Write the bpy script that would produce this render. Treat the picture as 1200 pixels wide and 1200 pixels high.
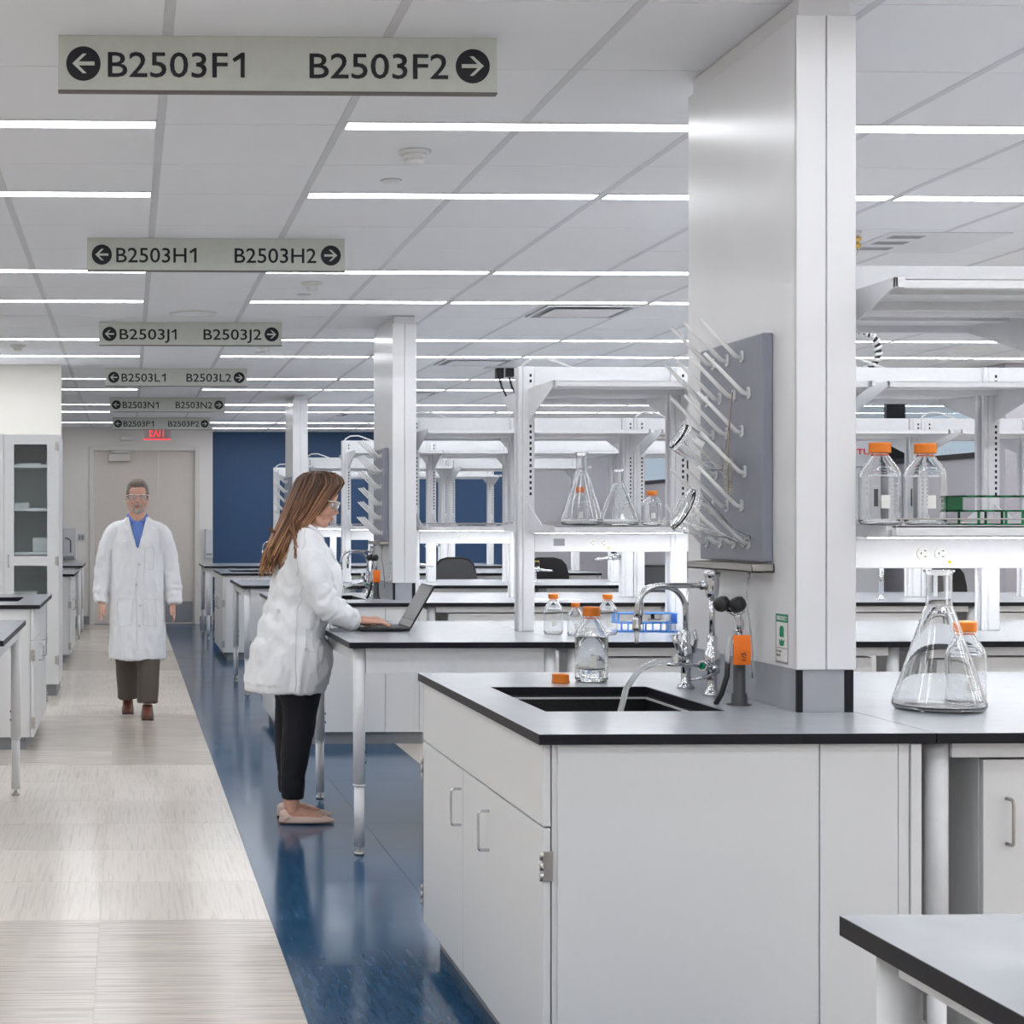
import bpy, bmesh, math, random
from math import sin, cos, pi, radians
from mathutils import Vector, Matrix, noise
for o in list(bpy.data.objects): bpy.data.objects.remove(o, do_unlink=True)
SC = bpy.context.scene
COL = SC.collection
random.seed(7)

# ------------------------------------------------------------------ camera, world, exposure
EYE = 1.41
YAW = math.atan(44/1850)
cam = bpy.data.cameras.new('camera'); cam_o = bpy.data.objects.new('camera', cam); COL.objects.link(cam_o)
cam_o.location = (0, 0, EYE); cam_o.rotation_euler = (pi/2, 0, -YAW)
cam.sensor_width = 36; cam.sensor_fit = 'HORIZONTAL'; cam.lens = 1850/1200*36
cam.shift_x = (600-194)/1200; cam.shift_y = (616.3-600)/1200
cam.clip_start = .05; cam.clip_end = 200
SC.camera = cam_o
w = bpy.data.worlds.new('world'); SC.world = w; w.use_nodes = True
bg = w.node_tree.nodes['Background']; bg.inputs[0].default_value = (.60, .70, .82, 1); bg.inputs[1].default_value = .7
SC.view_settings.view_transform = 'Standard'; SC.view_settings.look = 'None'
SC.view_settings.gamma = 1; SC.view_settings.use_curve_mapping = False
SC.view_settings.exposure = 0.25
CEILING_LIGHT = 16.0
TASK_LIGHT = 27.0

# ------------------------------------------------------------------ materials
M = {}
def mat(name, col, rough=.5, metal=0, var=.03, scale=30, bump=0, coat=0, trans=0, ior=1.45, emit=None, es=0, spec=None, stretch=None, alpha=None):
    m = bpy.data.materials.new(name); m.use_nodes = True; nt = m.node_tree; b = nt.nodes['Principled BSDF']
    c = tuple(col)+(1,)
    b.inputs['Base Color'].default_value = c; b.inputs['Roughness'].default_value = rough; b.inputs['Metallic'].default_value = metal
    if var or bump:
        tc = nt.nodes.new('ShaderNodeTexCoord'); mp = nt.nodes.new('ShaderNodeMapping'); nz = nt.nodes.new('ShaderNodeTexNoise')
        nt.links.new(tc.outputs['Object'], mp.inputs[0]); nt.links.new(mp.outputs[0], nz.inputs['Vector'])
        mp.inputs['Scale'].default_value = stretch or (1, 1, 1)
        nz.inputs['Scale'].default_value = scale; nz.inputs['Detail'].default_value = 3
        if var:
            r = nt.nodes.new('ShaderNodeMapRange'); r.inputs[1].default_value = .25; r.inputs[2].default_value = .75
            r.inputs[3].default_value = 1-var; r.inputs[4].default_value = 1+var
            mx = nt.nodes.new('ShaderNodeVectorMath'); mx.operation = 'SCALE'; mx.inputs[0].default_value = col
            nt.links.new(nz.outputs['Fac'], r.inputs[0]); nt.links.new(r.outputs[0], mx.inputs['Scale'])
            nt.links.new(mx.outputs[0], b.inputs['Base Color'])
        if bump:
            bp = nt.nodes.new('ShaderNodeBump'); bp.inputs['Strength'].default_value = bump; bp.inputs['Distance'].default_value = .002
            nt.links.new(nz.outputs['Fac'], bp.inputs['Height']); nt.links.new(bp.outputs[0], b.inputs['Normal'])
    if coat: b.inputs['Coat Weight'].default_value = coat; b.inputs['Coat Roughness'].default_value = .08
    if trans: b.inputs['Transmission Weight'].default_value = trans
    b.inputs['IOR'].default_value = ior
    if spec is not None: b.inputs['Specular IOR Level'].default_value = spec
    if emit: b.inputs['Emission Color'].default_value = tuple(emit)+(1,); b.inputs['Emission Strength'].default_value = es
    M[name] = m; return m
mat('white_metal', (.75, .755, .775), .32)
mat('column_paint', (.76, .76, .78), .26, var=.02, scale=4)
mat('white_laminate', (.755, .76, .77), .38, var=.008, scale=3)
mat('inside_dark', (.16, .17, .17), .6)
mat('wall_paint', (.83, .80, .765), .6, bump=.1, scale=200)
mat('wall_cream', (.80, .775, .71), .55, bump=.1, scale=200)
mat('wall_grey', (.44, .43, .47), .6)
mat('wall_blue', (.028, .072, .165), .5, bump=.1, scale=150)
mat('ceiling_tile', (.86, .875, .91), .9, bump=.15, scale=400, var=.04)
mat('grid_grey', (.65, .66, .69), .5)
mat('grid_line', (.68, .68, .69), .5)
mat('trim_grey', (.28, .29, .31), .5)
mat('worktop_grey', (.36, .375, .41), .24, var=.04, scale=12, coat=.1)
mat('black_core', (.012, .012, .017), .42, spec=.25, bump=.1, scale=300)
mat('epoxy_black', (.016, .016, .017), .35, var=.95, scale=220, bump=.3)
mat('rubber_black', (.02, .02, .022), .5)
mat('plastic_black', (.012, .012, .014), .35)
mat('slot_dark', (.01, .01, .012), .7, var=0)
mat('chrome', (.60, .61, .64), .10, 1, var=0)
mat('steel', (.52, .50, .48), .28, 1, scale=80)
mat('brass', (.65, .42, .12), .3, 1)
mat('peg_grey', (.27, .28, .33), .45)
mat('peg_white', (.82, .82, .82), .35)
mat('bristle', (.72, .70, .64), .8)
mat('string', (.35, .22, .15), .8)
mat('orange_cap', (.80, .215, .02), .42)
mat('orange_seal', (.85, .16, .05), .4)
mat('tag_orange', (.95, .20, .015), .6)
mat('glass', (.985, .99, .99), .0, trans=1, ior=1.45, var=0)
mat('print_white', (.8, .8, .78), .6, var=0)
mat('water', (.97, .99, 1), .0, trans=1, ior=1.33, var=0)
mat('clear_tube', (.85, .87, .88), .15, trans=.7, var=0)
mat('acrylic', (.93, .95, .96), .1, trans=.9, ior=1.3, var=0)
mat('rack_blue', (.05, .30, .85), .4)
mat('rack_green', (.0, .20, .06), .4)
mat('sign_face', (.60, .62, .57), .45)
mat('sign_ink', (.012, .012, .018), .5, var=0)
mat('sign_edge', (.16, .14, .13), .5)
mat('yellow', (.9, .62, .02), .4)
mat('red', (.75, .03, .06), .5)
mat('green_print', (.0, .27, .13), .5, var=0)
mat('chair_fabric', (.12, .12, .13), .8, bump=.3, scale=500)
mat('door_paint', (.70, .645, .59), .45)
mat('door_frame', (.76, .725, .685), .4)
mat('skin', (.66, .36, .26), .5, var=.08, scale=40)
mat('skin_man', (.68, .38, .29), .5, var=.08, scale=40)
mat('lips', (.50, .16, .14), .4)
mat('eye_white', (.75, .74, .72), .2, var=0)
mat('iris', (.05, .03, .02), .2, var=0)
mat('coat_cloth', (.82, .83, .85), .8, bump=.3, scale=260)
mat('coat_seam', (.62, .63, .66), .8)
mat('button', (.62, .62, .62), .4)
mat('trousers_black', (.008, .008, .013), .8, bump=.2, scale=200)
mat('trousers_brown', (.115, .095, .08), .8, bump=.2, scale=200)
mat('shoe_nude', (.74, .55, .47), .3)
mat('shoe_brown', (.12, .035, .02), .35)
mat('shirt_blue', (.15, .25, .62), .8)
mat('hair_grey', (.18, .145, .12), .6, var=.3, scale=60, stretch=(1, 1, .2))
mat('beard', (.45, .38, .34), .7, var=.4, scale=150)
mat('laptop_black', (.012, .012, .014), .5, spec=.3)
mat('tube_dark', (.055, .056, .062), .45)
mat('laptop_screen', (.05, .052, .056), .18, var=0)
mat('laptop_bezel', (.22, .22, .22), .35)
mat('paper', (.6, .72, .70), .6)
mat('freezer_white', (.62, .64, .67), .35)
mat('screen_off', (.03, .04, .06), .2, var=0)
mat('white_plastic', (.75, .75, .74), .35)
mat('tube_light', (1, 1, 1), .5, emit=(.935, .96, 1), es=CEILING_LIGHT, var=0)
mat('task_light', (1, 1, 1), .5, emit=(1, 1, 1), es=TASK_LIGHT, var=0)
mat('exit_red', (.8, .03, .05), .5, emit=(1, .06, .08), es=1.1, var=0)
mat('exit_face', (.45, .40, .40), .3, var=0)
mat('screen_blue', (.1, .2, .7), .4, emit=(.15, .3, 1), es=.8, var=0)

def window_glass():
    m = bpy.data.materials.new('window_glass'); m.use_nodes = True; nt = m.node_tree; nt.nodes.clear()
    o = nt.nodes.new('ShaderNodeOutputMaterial'); t = nt.nodes.new('ShaderNodeBsdfTransparent'); g = nt.nodes.new('ShaderNodeBsdfGlossy')
    f = nt.nodes.new('ShaderNodeFresnel'); mx = nt.nodes.new('ShaderNodeMixShader'); g.inputs['Roughness'].default_value = .02
    t.inputs[0].default_value = (.93, .96, .965, 1); f.inputs[0].default_value = 1.5
    gm = nt.nodes.new('ShaderNodeNewGeometry'); iv = nt.nodes.new('ShaderNodeMath'); iv.operation = 'SUBTRACT'; iv.inputs[0].default_value = 1; ml = nt.nodes.new('ShaderNodeMath'); ml.operation = 'MULTIPLY'
    nt.links.new(gm.outputs['Backfacing'], iv.inputs[1]); nt.links.new(iv.outputs[0], ml.inputs[0]); nt.links.new(f.outputs[0], ml.inputs[1]); nt.links.new(ml.outputs[0], mx.inputs[0]); nt.links.new(t.outputs[0], mx.inputs[1]); nt.links.new(g.outputs[0], mx.inputs[2]); nt.links.new(mx.outputs[0], o.inputs[0])
    M['window_glass'] = m
window_glass()

def floor_mat(name, c1, c2, sx, sy, amt=.75, rough=.16, sc=1.0, lo=.42, hi=.72):
    m = bpy.data.materials.new(name); m.use_nodes = True; nt = m.node_tree; b = nt.nodes['Principled BSDF']
    g = nt.nodes.new('ShaderNodeNewGeometry'); mp = nt.nodes.new('ShaderNodeMapping'); mp.inputs['Scale'].default_value = (sx, sy, 1)
    oi = nt.nodes.new('ShaderNodeObjectInfo'); ad = nt.nodes.new('ShaderNodeVectorMath'); ad.operation = 'ADD'
    ml = nt.nodes.new('ShaderNodeVectorMath'); ml.operation = 'SCALE'; ml.inputs['Scale'].default_value = 37
    nt.links.new(oi.outputs['Location'], ml.inputs[0])
    nt.links.new(g.outputs['Position'], mp.inputs[0]); nt.links.new(mp.outputs[0], ad.inputs[0]); nt.links.new(ml.outputs[0], ad.inputs[1])
    n = nt.nodes.new('ShaderNodeTexNoise'); n.inputs['Scale'].default_value = sc; n.inputs['Detail'].default_value = 5; n.inputs['Roughness'].default_value = .65
    nt.links.new(ad.outputs[0], n.inputs['Vector'])
    r = nt.nodes.new('ShaderNodeMapRange'); r.inputs[1].default_value = lo; r.inputs[2].default_value = hi; r.inputs[4].default_value = amt
    nt.links.new(n.outputs['Fac'], r.inputs[0])
    mx = nt.nodes.new('ShaderNodeMix'); mx.data_type = 'RGBA'; mx.inputs[6].default_value = (*c1, 1); mx.inputs[7].default_value = (*c2, 1)
    vr = nt.nodes.new('ShaderNodeMapRange'); vr.inputs[3].default_value = .94; vr.inputs[4].default_value = 1.03; vm = nt.nodes.new('ShaderNodeVectorMath'); vm.operation = 'SCALE'
    nt.links.new(oi.outputs['Random'], vr.inputs[0]); nt.links.new(mx.outputs[2], vm.inputs[0]); nt.links.new(vr.outputs[0], vm.inputs['Scale'])
    nt.links.new(r.outputs[0], mx.inputs[0]); nt.links.new(vm.outputs[0], b.inputs['Base Color'])
    n2 = nt.nodes.new('ShaderNodeTexNoise'); n2.inputs['Scale'].default_value = 3; r2 = nt.nodes.new('ShaderNodeMapRange')
    r2.inputs[3].default_value = rough*.7; r2.inputs[4].default_value = rough*1.4
    nt.links.new(g.outputs['Position'], n2.inputs['Vector']); nt.links.new(n2.outputs['Fac'], r2.inputs[0]); nt.links.new(r2.outputs[0], b.inputs['Roughness'])
    M[name] = m
floor_mat('floor_light', (.76, .70, .62), (.46, .41, .37), 75, 2.4, .62, .15, lo=.48, hi=.78)
floor_mat('floor_dark', (.64, .58, .515), (.32, .29, .265), 2.2, 75, .9, .17, lo=.44, hi=.74)
floor_mat('floor_blue', (.013, .062, .138), (.055, .125, .22), 50, 5, .75, .13)
M['floor_blue'].node_tree.nodes['Principled BSDF'].inputs['Specular IOR Level'].default_value = .3

# ------------------------------------------------------------------ mesh helpers
class MB:
    def __init__(s, sx=1): s.bm = bmesh.new(); s.sx = sx; s.mi = 0
    def _bev(s, geom_edges, b, seg=2):
        bmesh.ops.bevel(s.bm, geom=geom_edges, offset=b, segments=seg, affect='EDGES', profile=.5)
    def box(s, x0, x1, y0, y1, z0, z1, b=0):
        x0, x1 = min(x0, x1), max(x0, x1); y0, y1 = min(y0, y1), max(y0, y1); z0, z1 = min(z0, z1), max(z0, z1)
        v = [s.bm.verts.new(p) for p in ((x0,y0,z0),(x1,y0,z0),(x1,y1,z0),(x0,y1,z0),(x0,y0,z1),(x1,y0,z1),(x1,y1,z1),(x0,y1,z1))]
        fs = [s.bm.faces.new([v[i] for i in q]) for q in ((3,2,1,0),(4,5,6,7),(0,1,5,4),(1,2,6,5),(2,3,7,6),(3,0,4,7))]
        if b:
            b = min(b, .45*min(x1-x0, y1-y0, z1-z0))
            es = list({e for f in fs for e in f.edges}); s._bev(es, b)
        return s
    def cyl(s, p0, p1, r0, r1=None, n=16, cap=True):
        p0, p1 = Vector(p0), Vector(p1); r1 = r0 if r1 is None else r1
        d = (p1-p0).normalized(); a = d.orthogonal().normalized(); c = d.cross(a)
        R = []
        for p, r in ((p0, r0), (p1, r1)):
            R.append([s.bm.verts.new(p+(a*cos(2*pi*i/n)+c*sin(2*pi*i/n))*r) for i in range(n)])
        for i in range(n):
            f = s.bm.faces.new((R[0][i], R[0][(i+1)%n], R[1][(i+1)%n], R[1][i])); f.smooth = True
        if cap: s.bm.faces.new(R[0][::-1]); s.bm.faces.new(R[1])
        return s
    def tube(s, pts, r, n=8, cap=True, closed=False):
        pts = [Vector(p) for p in pts]; m = len(pts); rr = r if isinstance(r, (list, tuple)) else [r]*m
        prev = None; rings = []
        for i, p in enumerate(pts):
            if closed: d = (pts[(i+1)%m]-pts[i-1]).normalized()
            else: d = ((pts[i+1] if i < m-1 else p)-(pts[i-1] if i else p)).normalized()
            if prev is None: a = d.orthogonal().normalized()
            else:
                a = prev-d*prev.dot(d)
                a = a.normalized() if a.length > 1e-6 else d.orthogonal().normalized()
            prev = a; c = d.cross(a)
            rings.append([s.bm.verts.new(p+(a*cos(2*pi*k/n)+c*sin(2*pi*k/n))*rr[i]) for k in range(n)])
        for i in range(m if closed else m-1):
            A, B = rings[i], rings[(i+1)%m]
            for k in range(n):
                f = s.bm.faces.new((A[k], A[(k+1)%n], B[(k+1)%n], B[k])); f.smooth = True
        if cap and not closed: s.bm.faces.new(rings[0][::-1]); s.bm.faces.new(rings[-1])
        return s
    def lathe(s, prof, n=32, mtx=None, flat=False, star=0):
        mtx = mtx or Matrix(); rings = []
        for r, z in prof:
            if r < 1e-6: rings.append([s.bm.verts.new(mtx@Vector((0, 0, z)))])
            else: rings.append([s.bm.verts.new(mtx@Vector((r*(1+star*(i%2))*cos(2*pi*i/n), r*(1+star*(i%2))*sin(2*pi*i/n), z))) for i in range(n)])
        for A, B in zip(rings, rings[1:]):
            for i in range(n):
                j = (i+1)%n
                if len(A) == 1 and len(B) == 1: continue
                q = (A[0], B[j], B[i]) if len(A) == 1 else (A[i], A[j], B[0]) if len(B) == 1 else (A[i], A[j], B[j], B[i])
                try: f = s.bm.faces.new(q); f.smooth = not flat
                except ValueError: pass
        return s
    def prism(s, poly, a, b, axis='x'):
        def P(u, v, t): return (t, u, v) if axis == 'x' else (u, t, v) if axis == 'y' else (u, v, t)
        A = [s.bm.verts.new(P(u, v, a)) for u, v in poly]; B = [s.bm.verts.new(P(u, v, b)) for u, v in poly]
        n = len(poly); s.bm.faces.new(A[::-1]); s.bm.faces.new(B)
        for i in range(n): s.bm.faces.new((A[i], A[(i+1)%n], B[(i+1)%n], B[i]))
        return s
    def sphere(s, c, r, n=12):
        rr = r if isinstance(r, (list, tuple)) else (r, r, r)
        m = Matrix.Translation(c)@Matrix.Diagonal((*rr, 1))
        k = bmesh.ops.create_uvsphere(s.bm, u_segments=n, v_segments=max(6, n*2//3), radius=1, matrix=m)
        for v in k['verts']:
            for f in v.link_faces: f.smooth = True
        return s
    def mesh(s, name):
        if s.sx < 0:
            for v in s.bm.verts: v.co.x *= -1
        bmesh.ops.recalc_face_normals(s.bm, faces=s.bm.faces)
        me = bpy.data.meshes.new(name); s.bm.to_mesh(me); s.bm.free(); return me

def tag(o, label=None, cat=None, group=None, kind=None):
    if label: o['label'] = label
    if cat: o['category'] = cat
    if group: o['group'] = group
    if kind: o['kind'] = kind
    return o
def obj(name, mb, m, parent=None, loc=None, rot=None, me=None):
    d = me or mb.mesh(name)
    if not d.materials: d.materials.append(M[m])
    o = bpy.data.objects.new(name, d); COL.objects.link(o)
    if parent: o.parent = parent
    if loc: o.location = loc
    if rot: o.rotation_euler = rot
    return o
def struct(name, mb, m, parent=None):
    o = obj(name, mb, m, parent)
    if not parent: o['kind'] = 'structure'
    return o
def thing(name, label, cat, loc=(0, 0, 0), rz=0, group=None):
    o = bpy.data.objects.new(name, None); COL.objects.link(o); o.empty_display_size = .1
    o.location = loc; o.rotation_euler = (0, 0, rz)
    return tag(o, label, cat, group)
def children(o): return [c for c in bpy.data.objects if c.parent == o]
def dup(root, loc=None, rz=None, label=None, group=None):
    r = root.copy(); COL.objects.link(r)
    if loc is not None: r.location = loc
    if rz is not None: r.rotation_euler = (0, 0, rz)
    if label: r['label'] = label
    if group: r['group'] = group
    for ch in children(root):
        c = ch.copy(); COL.objects.link(c); c.parent = r
        for g in children(ch):
            d = g.copy(); COL.objects.link(d); d.parent = c
    return r
def text_mesh(txt, width, mode='w', depth=.001, bold=.006):
    cu = bpy.data.curves.new('txt', 'FONT'); cu.body = txt; cu.size = 1; cu.extrude = .004; cu.offset = bold; cu.resolution_u = 3
    o = bpy.data.objects.new('txt', cu); COL.objects.link(o); bpy.context.view_layer.update()
    me = bpy.data.meshes.new_from_object(o.evaluated_get(bpy.context.evaluated_depsgraph_get())); bpy.data.objects.remove(o)
    xs = [v.co.x for v in me.vertices]; ys = [v.co.y for v in me.vertices]; W = max(xs)-min(xs); H = max(ys)
    return me, min(xs), W, H
def text(name, txt, width, height, m, parent, loc, rot=(pi/2, 0, 0), depth=.0015, bold=.006):
    """flat lettering: left bottom corner at loc; rot stands it up"""
    me, x0, W, H = text_mesh(txt, width, bold=bold)
    sx = width/W; sy = (height/H) if height else sx
    for v in me.vertices: v.co = Vector(((v.co.x-x0)*sx, v.co.y*sy, v.co.z/.004*depth/2))
    me.materials.clear(); me.materials.append(M[m])
    o = bpy.data.objects.new(name, me); COL.objects.link(o); o.parent = parent; o.location = loc; o.rotation_euler = rot
    return o
ORD = ['first', 'second', 'third', 'fourth', 'fifth', 'sixth', 'seventh', 'eighth', 'ninth', 'tenth', 'eleventh', 'twelfth', 'thirteenth', 'fourteenth', 'fifteenth']

# ------------------------------------------------------------------ the room
CZ = 2.823
FX0, FX1 = .51, 1.73
XL, XR, YN, YF = -5.0, 10.5, -3.2, 23.7
T = .61
fl = struct('floor', MB().box(XL-.1, XR+.1, YN-.1, YF+.2, -.12, -.004), 'floor_light')
def tile_mesh(n, m, x=T, y=T):
    me = MB().box(.0007, x-.0007, .0007, y-.0007, -.004, 0).mesh(n); me.materials.append(M[m]); return me
TL, TD, TB = tile_mesh('floor_tile', 'floor_light'), tile_mesh('floor_tile', 'floor_dark'), tile_mesh('floor_tile', 'floor_blue')
def band(j):      # rows counted from y=3.21; four dark, six light
    return 'd' if (j % 10) < 4 else 'l'
far = {'d': MB(), 'l': MB(), 'b': MB()}
tiles = []
for j in range(-11, 34):
    y = 3.21+j*T
    if y > YF-.1: continue
    for i in range(-9, 16):
        x = FX0+i*T
        if x+T > XR or x < XL: continue
        kind = 'b' if i in (0, 1) else band(j)
        if i < -2 and y > 21.5: kind = 'b'
        tiles.append((y*y+2*x*x if (-2.0 < x < 2.3 and y > 3.1) else 1e6+y*y+x*x, x, y, kind))
tiles.sort()
for n, (k, x, y, kind) in enumerate(tiles):
    y1 = min(y+T, YF)
    if n < 230 and y+T <= YF:
        o = obj('floor_tile', None, None, fl, (x, y, 0), me={'l': TL, 'd': TD, 'b': TB}[kind])
    else: far[kind].box(x+.0007, x+T-.0007, y+.0007, y1-.0007, -.004, 0)
for k, m in (('d', 'floor_dark'), ('l', 'floor_light'), ('b', 'floor_blue')):
    tag(obj('floor_tiles', far[k], m, fl), kind='stuff')

# ceiling
ce = struct('ceiling', MB().box(XL-.1, XR+.1, YN-.1, YF+.2, CZ+.03, CZ+.12), 'grid_line')
GX, GP = .115, .636
BAY = 3.2
gridx = [GX+GP*k for k in range(-8, 17)]
cells = []       # (y0,y1,has_light_edge)
def yl(b): y = 5.55-.0+BAY*b; return (y, y+.615, y+1.17, y+1.88, y+2.51)
LW = .053
gl = MB(); gc = MB()
for x in gridx:
    gl.box(x-.014, x+.014, YN, YF, CZ-.0005, CZ+.0295)
obj('grid_rails', gl, 'grid_grey', ce)
ys = []
for b in range(-3, 6):
    q = yl(b)
    ys += [(q[0], 1), (q[1], 0), (q[2], 1), (q[3], 0), (q[4], 0)]
ys = [t for t in ys if t[0] < YF-.05]
ys = [(YN, 0)]+[t for t in ys if t[0] > YN+.1]+[(YF, 0)]
allt = []
for (ya, la), (yb, lb) in zip(ys, ys[1:]):
    for xi in range(len(gridx)-1):
        x0, x1 = gridx[xi]+.014, gridx[xi+1]-.014
        strip = abs(gridx[xi]-GX) < .01
        a = ya+(LW if la and not strip else .003); c = yb-(LW if lb and not strip else .003)
        D = (ya+yb)/2; xm = (x0+x1)/2
        u = 194+1850*(xm/D-.0238) if D > 1 else -999
        vis = D > 4.2 and -60 < u < 1260
        allt.append((D+abs(xm)*.3+(0 if vis else 1e4), x0, x1, a, c))
allt.sort(); rest = MB(); cache = {}
for n, (k, x0, x1, a, c) in enumerate(allt):
    if n < 290:
        key = round(c-a, 3)
        if key not in cache:
            cache[key] = MB().box(0, x1-x0, 0, c-a, 0, .02, .002).mesh('ceiling_tile'); cache[key].materials.append(M['ceiling_tile'])
        obj('ceiling_tile', None, None, ce, (x0, a, CZ), me=cache[key])
    else: rest.box(x0, x1, a, c, CZ, CZ+.02)
tag(obj('ceiling_tiles', rest, 'ceiling_tile', ce), kind='stuff')

# linear ceiling lights
def light_proto(L):
    t = thing('linear_ceiling_light', 'x', 'ceiling light')
    f = MB(); f.box(0, L, -LW, -LW+.008, -.004, .03); f.box(0, L, LW-.008, LW, -.004, .03)
    f.box(0, .006, -LW, LW, -.004, .03); f.box(L-.006, L, -LW, LW, -.004, .03); f.box(0, L, -LW, LW, .02, .03)
    obj('housing', f, 'white_metal', t); obj('diffuser', MB().box(.006, L-.006, -LW+.008, LW-.008, -.003, .012), 'tube_light', t)
    return t
SEG = 2*GP
pr = light_proto(SEG-.028); used = False
ri = 0
for b in range(-3, 6):
    for k in (0, 2):
        y = yl(b)[k]
        if y < YN+.1 or y > YF-.1: continue
        vis = b >= 0
        if vis: ri += 1
        for s in range(-3, 7):
            if s < 0: x = GX+.014+(s)*SEG
            else: x = GX+GP+.014+s*SEG
            if x < XL or x+SEG > XR: continue
            if y > 13.2 and x+SEG < -.55: continue
            side = 'left of the aisle' if s < 0 else 'right of the aisle'
            n = (-s-1) if s < 0 else s
            lab = 'white glowing ceiling light strip, %s row from the front, %s segment %s' % (ORD[ri-1] if vis else 'unseen overhead', ORD[n], side)
            if not vis: lab = 'glowing light strip overhead behind the viewer, row at %s, %s segment %s' % (ORD[b*2+6+(k > 0)], ORD[n], side)
            if not used: o = pr; used = True; o.location = (x, y, CZ); o['label'] = lab
            else: o = dup(pr, (x, y, CZ), 0, lab)
            o['group'] = 'linear ceiling lights'
# walls
def wall(n, *a, m='wall_paint'): return struct(n, MB().box(*a), m)
YD = 22.6        # wall with the double door
DX0, DX1, DXM, DZ = -.483, .956, .441, 2.488
w1 = MB(); w1.box(XL, DX0-.07, YD, YD+.14, 0, CZ+.03); w1.box(DX1+.07, 1.213, YD, YF, 0, CZ+.03); w1.box(DX0-.07, DX1+.07, YD, YD+.14, DZ+.06, CZ+.03)
struct('wall_back', w1, 'wall_paint')
wb = MB(); wb.box(1.213, 5.85, YF, YF+.14, 0, CZ+.03); struct('wall_blue', wb, 'wall_blue')
wall('wall_grey', 5.85, 7.75, YF, YF+.14, 0, CZ+.03, m='wall_grey')
SILL = 2.07
wr = MB(); wr.box(7.6, 7.75, 13.6, YF, 0, SILL-.05); wr.box(7.6, 7.75, 13.6, YF, 2.74, CZ+.03); wr.box(7.6, 7.75, 13.5, 13.6, 0, CZ+.03)
struct('wall_right', wr, 'wall_grey')
wall('wall_right_return', 7.75, XR, 13.5, 13.65, 0, CZ+.03, m='wall_grey')
wall('wall_right_near', XR, XR+.14, YN, 13.6, 0, CZ+.03)
wall('wall_left', XL-.14, XL, YN, YF, 0, CZ+.03, m='wall_cream')
wall('wall_front', XL, XR, YN-.14, YN, 0, CZ+.03)
wall('wall_left_stub', XL, -.586, 13.85, 14.0, 0, CZ-.002, m='wall_cream')
# clerestory window
wf = MB(); wf.box(7.575, 7.77, 13.6, YF, SILL-.05, SILL, .003); wf.box(7.575, 7.77, 13.6, YF, 2.70, 2.74)
for y in (13.62, 15.6, 17.6, 19.6, 21.6, YF-.05): wf.box(7.58, 7.77, y, y+.06, SILL, 2.70)
wi = struct('window_1', wf, 'plastic_black')
obj('window_pane', MB().box(7.67, 7.68, 13.6, YF, SILL, 2.70), 'window_glass', wi)
# baseboards
struct('baseboard_back', MB().box(1.02, 1.20, YD-.012, YD, 0, .12, .002).box(-.75, -.56, YD-.012, YD, 0, .12, .002).box(XL, -.75, YD-.012, YD, 0, .12), 'trim_grey')
struct('baseboard_blue', MB().box(1.22, 7.58, YF-.012, YF, 0, .12, .002), 'trim_grey')
# double door
dd = struct('door_1', MB().box(DX0-.07, DX0, YD-.03, YD+.16, 0, DZ+.06, .006).box(DX1, DX1+.07, YD-.03, YD+.16, 0, DZ+.06, .006).box(DX0, DX1, YD-.03, YD+.16, DZ, DZ+.06, .006), 'door_frame')
l1 = obj('door_leaf', MB().box(DX0+.004, DXM-.002, YD+.03, YD+.075, .012, DZ-.004, .002), 'door_paint', dd)
l2 = obj('door_leaf', MB().box(DXM+.002, DX1-.004, YD+.03, YD+.075, .012, DZ-.004, .002), 'door_paint', dd)
obj('kick_plate', MB().box(DXM+.03, DX1-.03, YD+.024, YD+.03, .03, .33), 'trim_grey', l2)
obj('door_threshold', MB().box(DX0, DX1, YD-.02, YD+.16, 0, .012), 'trim_grey', dd)
cl = MB(); cl.box(-.28, .03, YD-.04, YD+.03, 2.335, 2.445, .004); cl.box(-.20, .10, YD-.05, YD-.03, 2.46, 2.478); cl.cyl((-.22, YD-.03, 2.44), (-.22, YD-.03, 2.49), .03); cl.box(-.24, .0, YD-.06, YD-.045, 2.455, 2.475)
obj('door_closer', cl, 'steel', l1)
# ------------------------------------------------------------------ hanging signs
def sign(y, a, c, label, n):
    W, H = 1.27, .163
    t = thing('hanging_sign', label, 'sign', (.434, y, CZ-H), 0, 'hanging wayfinding signs over the aisle')
    obj('sign_panel', MB().box(-W/2, W/2, -.012, .012, .004, H, .002), 'sign_face', t)
    obj('edge_trim', MB().box(-W/2, W/2, -.014, .014, 0, .005), 'sign_edge', t)
    k = 1.27/515
    for s in (-1, 1):
        cx = -W/2+(29.5 if s < 0 else 486)*k; cz = H-33.5*k
        d = obj('arrow_disc', MB().cyl((cx, -.0125, cz), (cx, -.0142, cz), .0495, n=40), 'sign_ink', t)
        A = MB(); L = .032
        pts = [(-L, 0), (-L+.030, .028), (-L+.041, .028), (-L+.018, .0055), (L, .0055), (L, -.0055), (-L+.018, -.0055), (-L+.041, -.028), (-L+.030, -.028)]
        up = [(p[0]*(1 if s < 0 else -1)+cx, p[1]+cz) for p in pts]
        A.prism(up, -.0143, -.0155, 'y'); obj('arrow', A, 'sign_face', d)
    text('lettering', a[:-1], (267-127)*k, 29*k, 'sign_ink', t, (-W/2+(127-69)*k, -.0135, H-48.5*k))
    q = lambda u, v: (-W/2+(u-69)*k, H-(v)*k)
    obj('lettering', MB().prism([q(287, 48.5), q(282.2, 48.5), q(282.2, 26.2), q(274.5, 30.5), q(272.6, 26.8), q(283, 19.5), q(287, 19.5)], -.0125, -.0142, 'y'), 'sign_ink', t)
    text('lettering', c, (526-363)*k, 29*k, 'sign_ink', t, (-W/2+(363-69)*k, -.0135, H-48.5*k))
    return t
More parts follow.
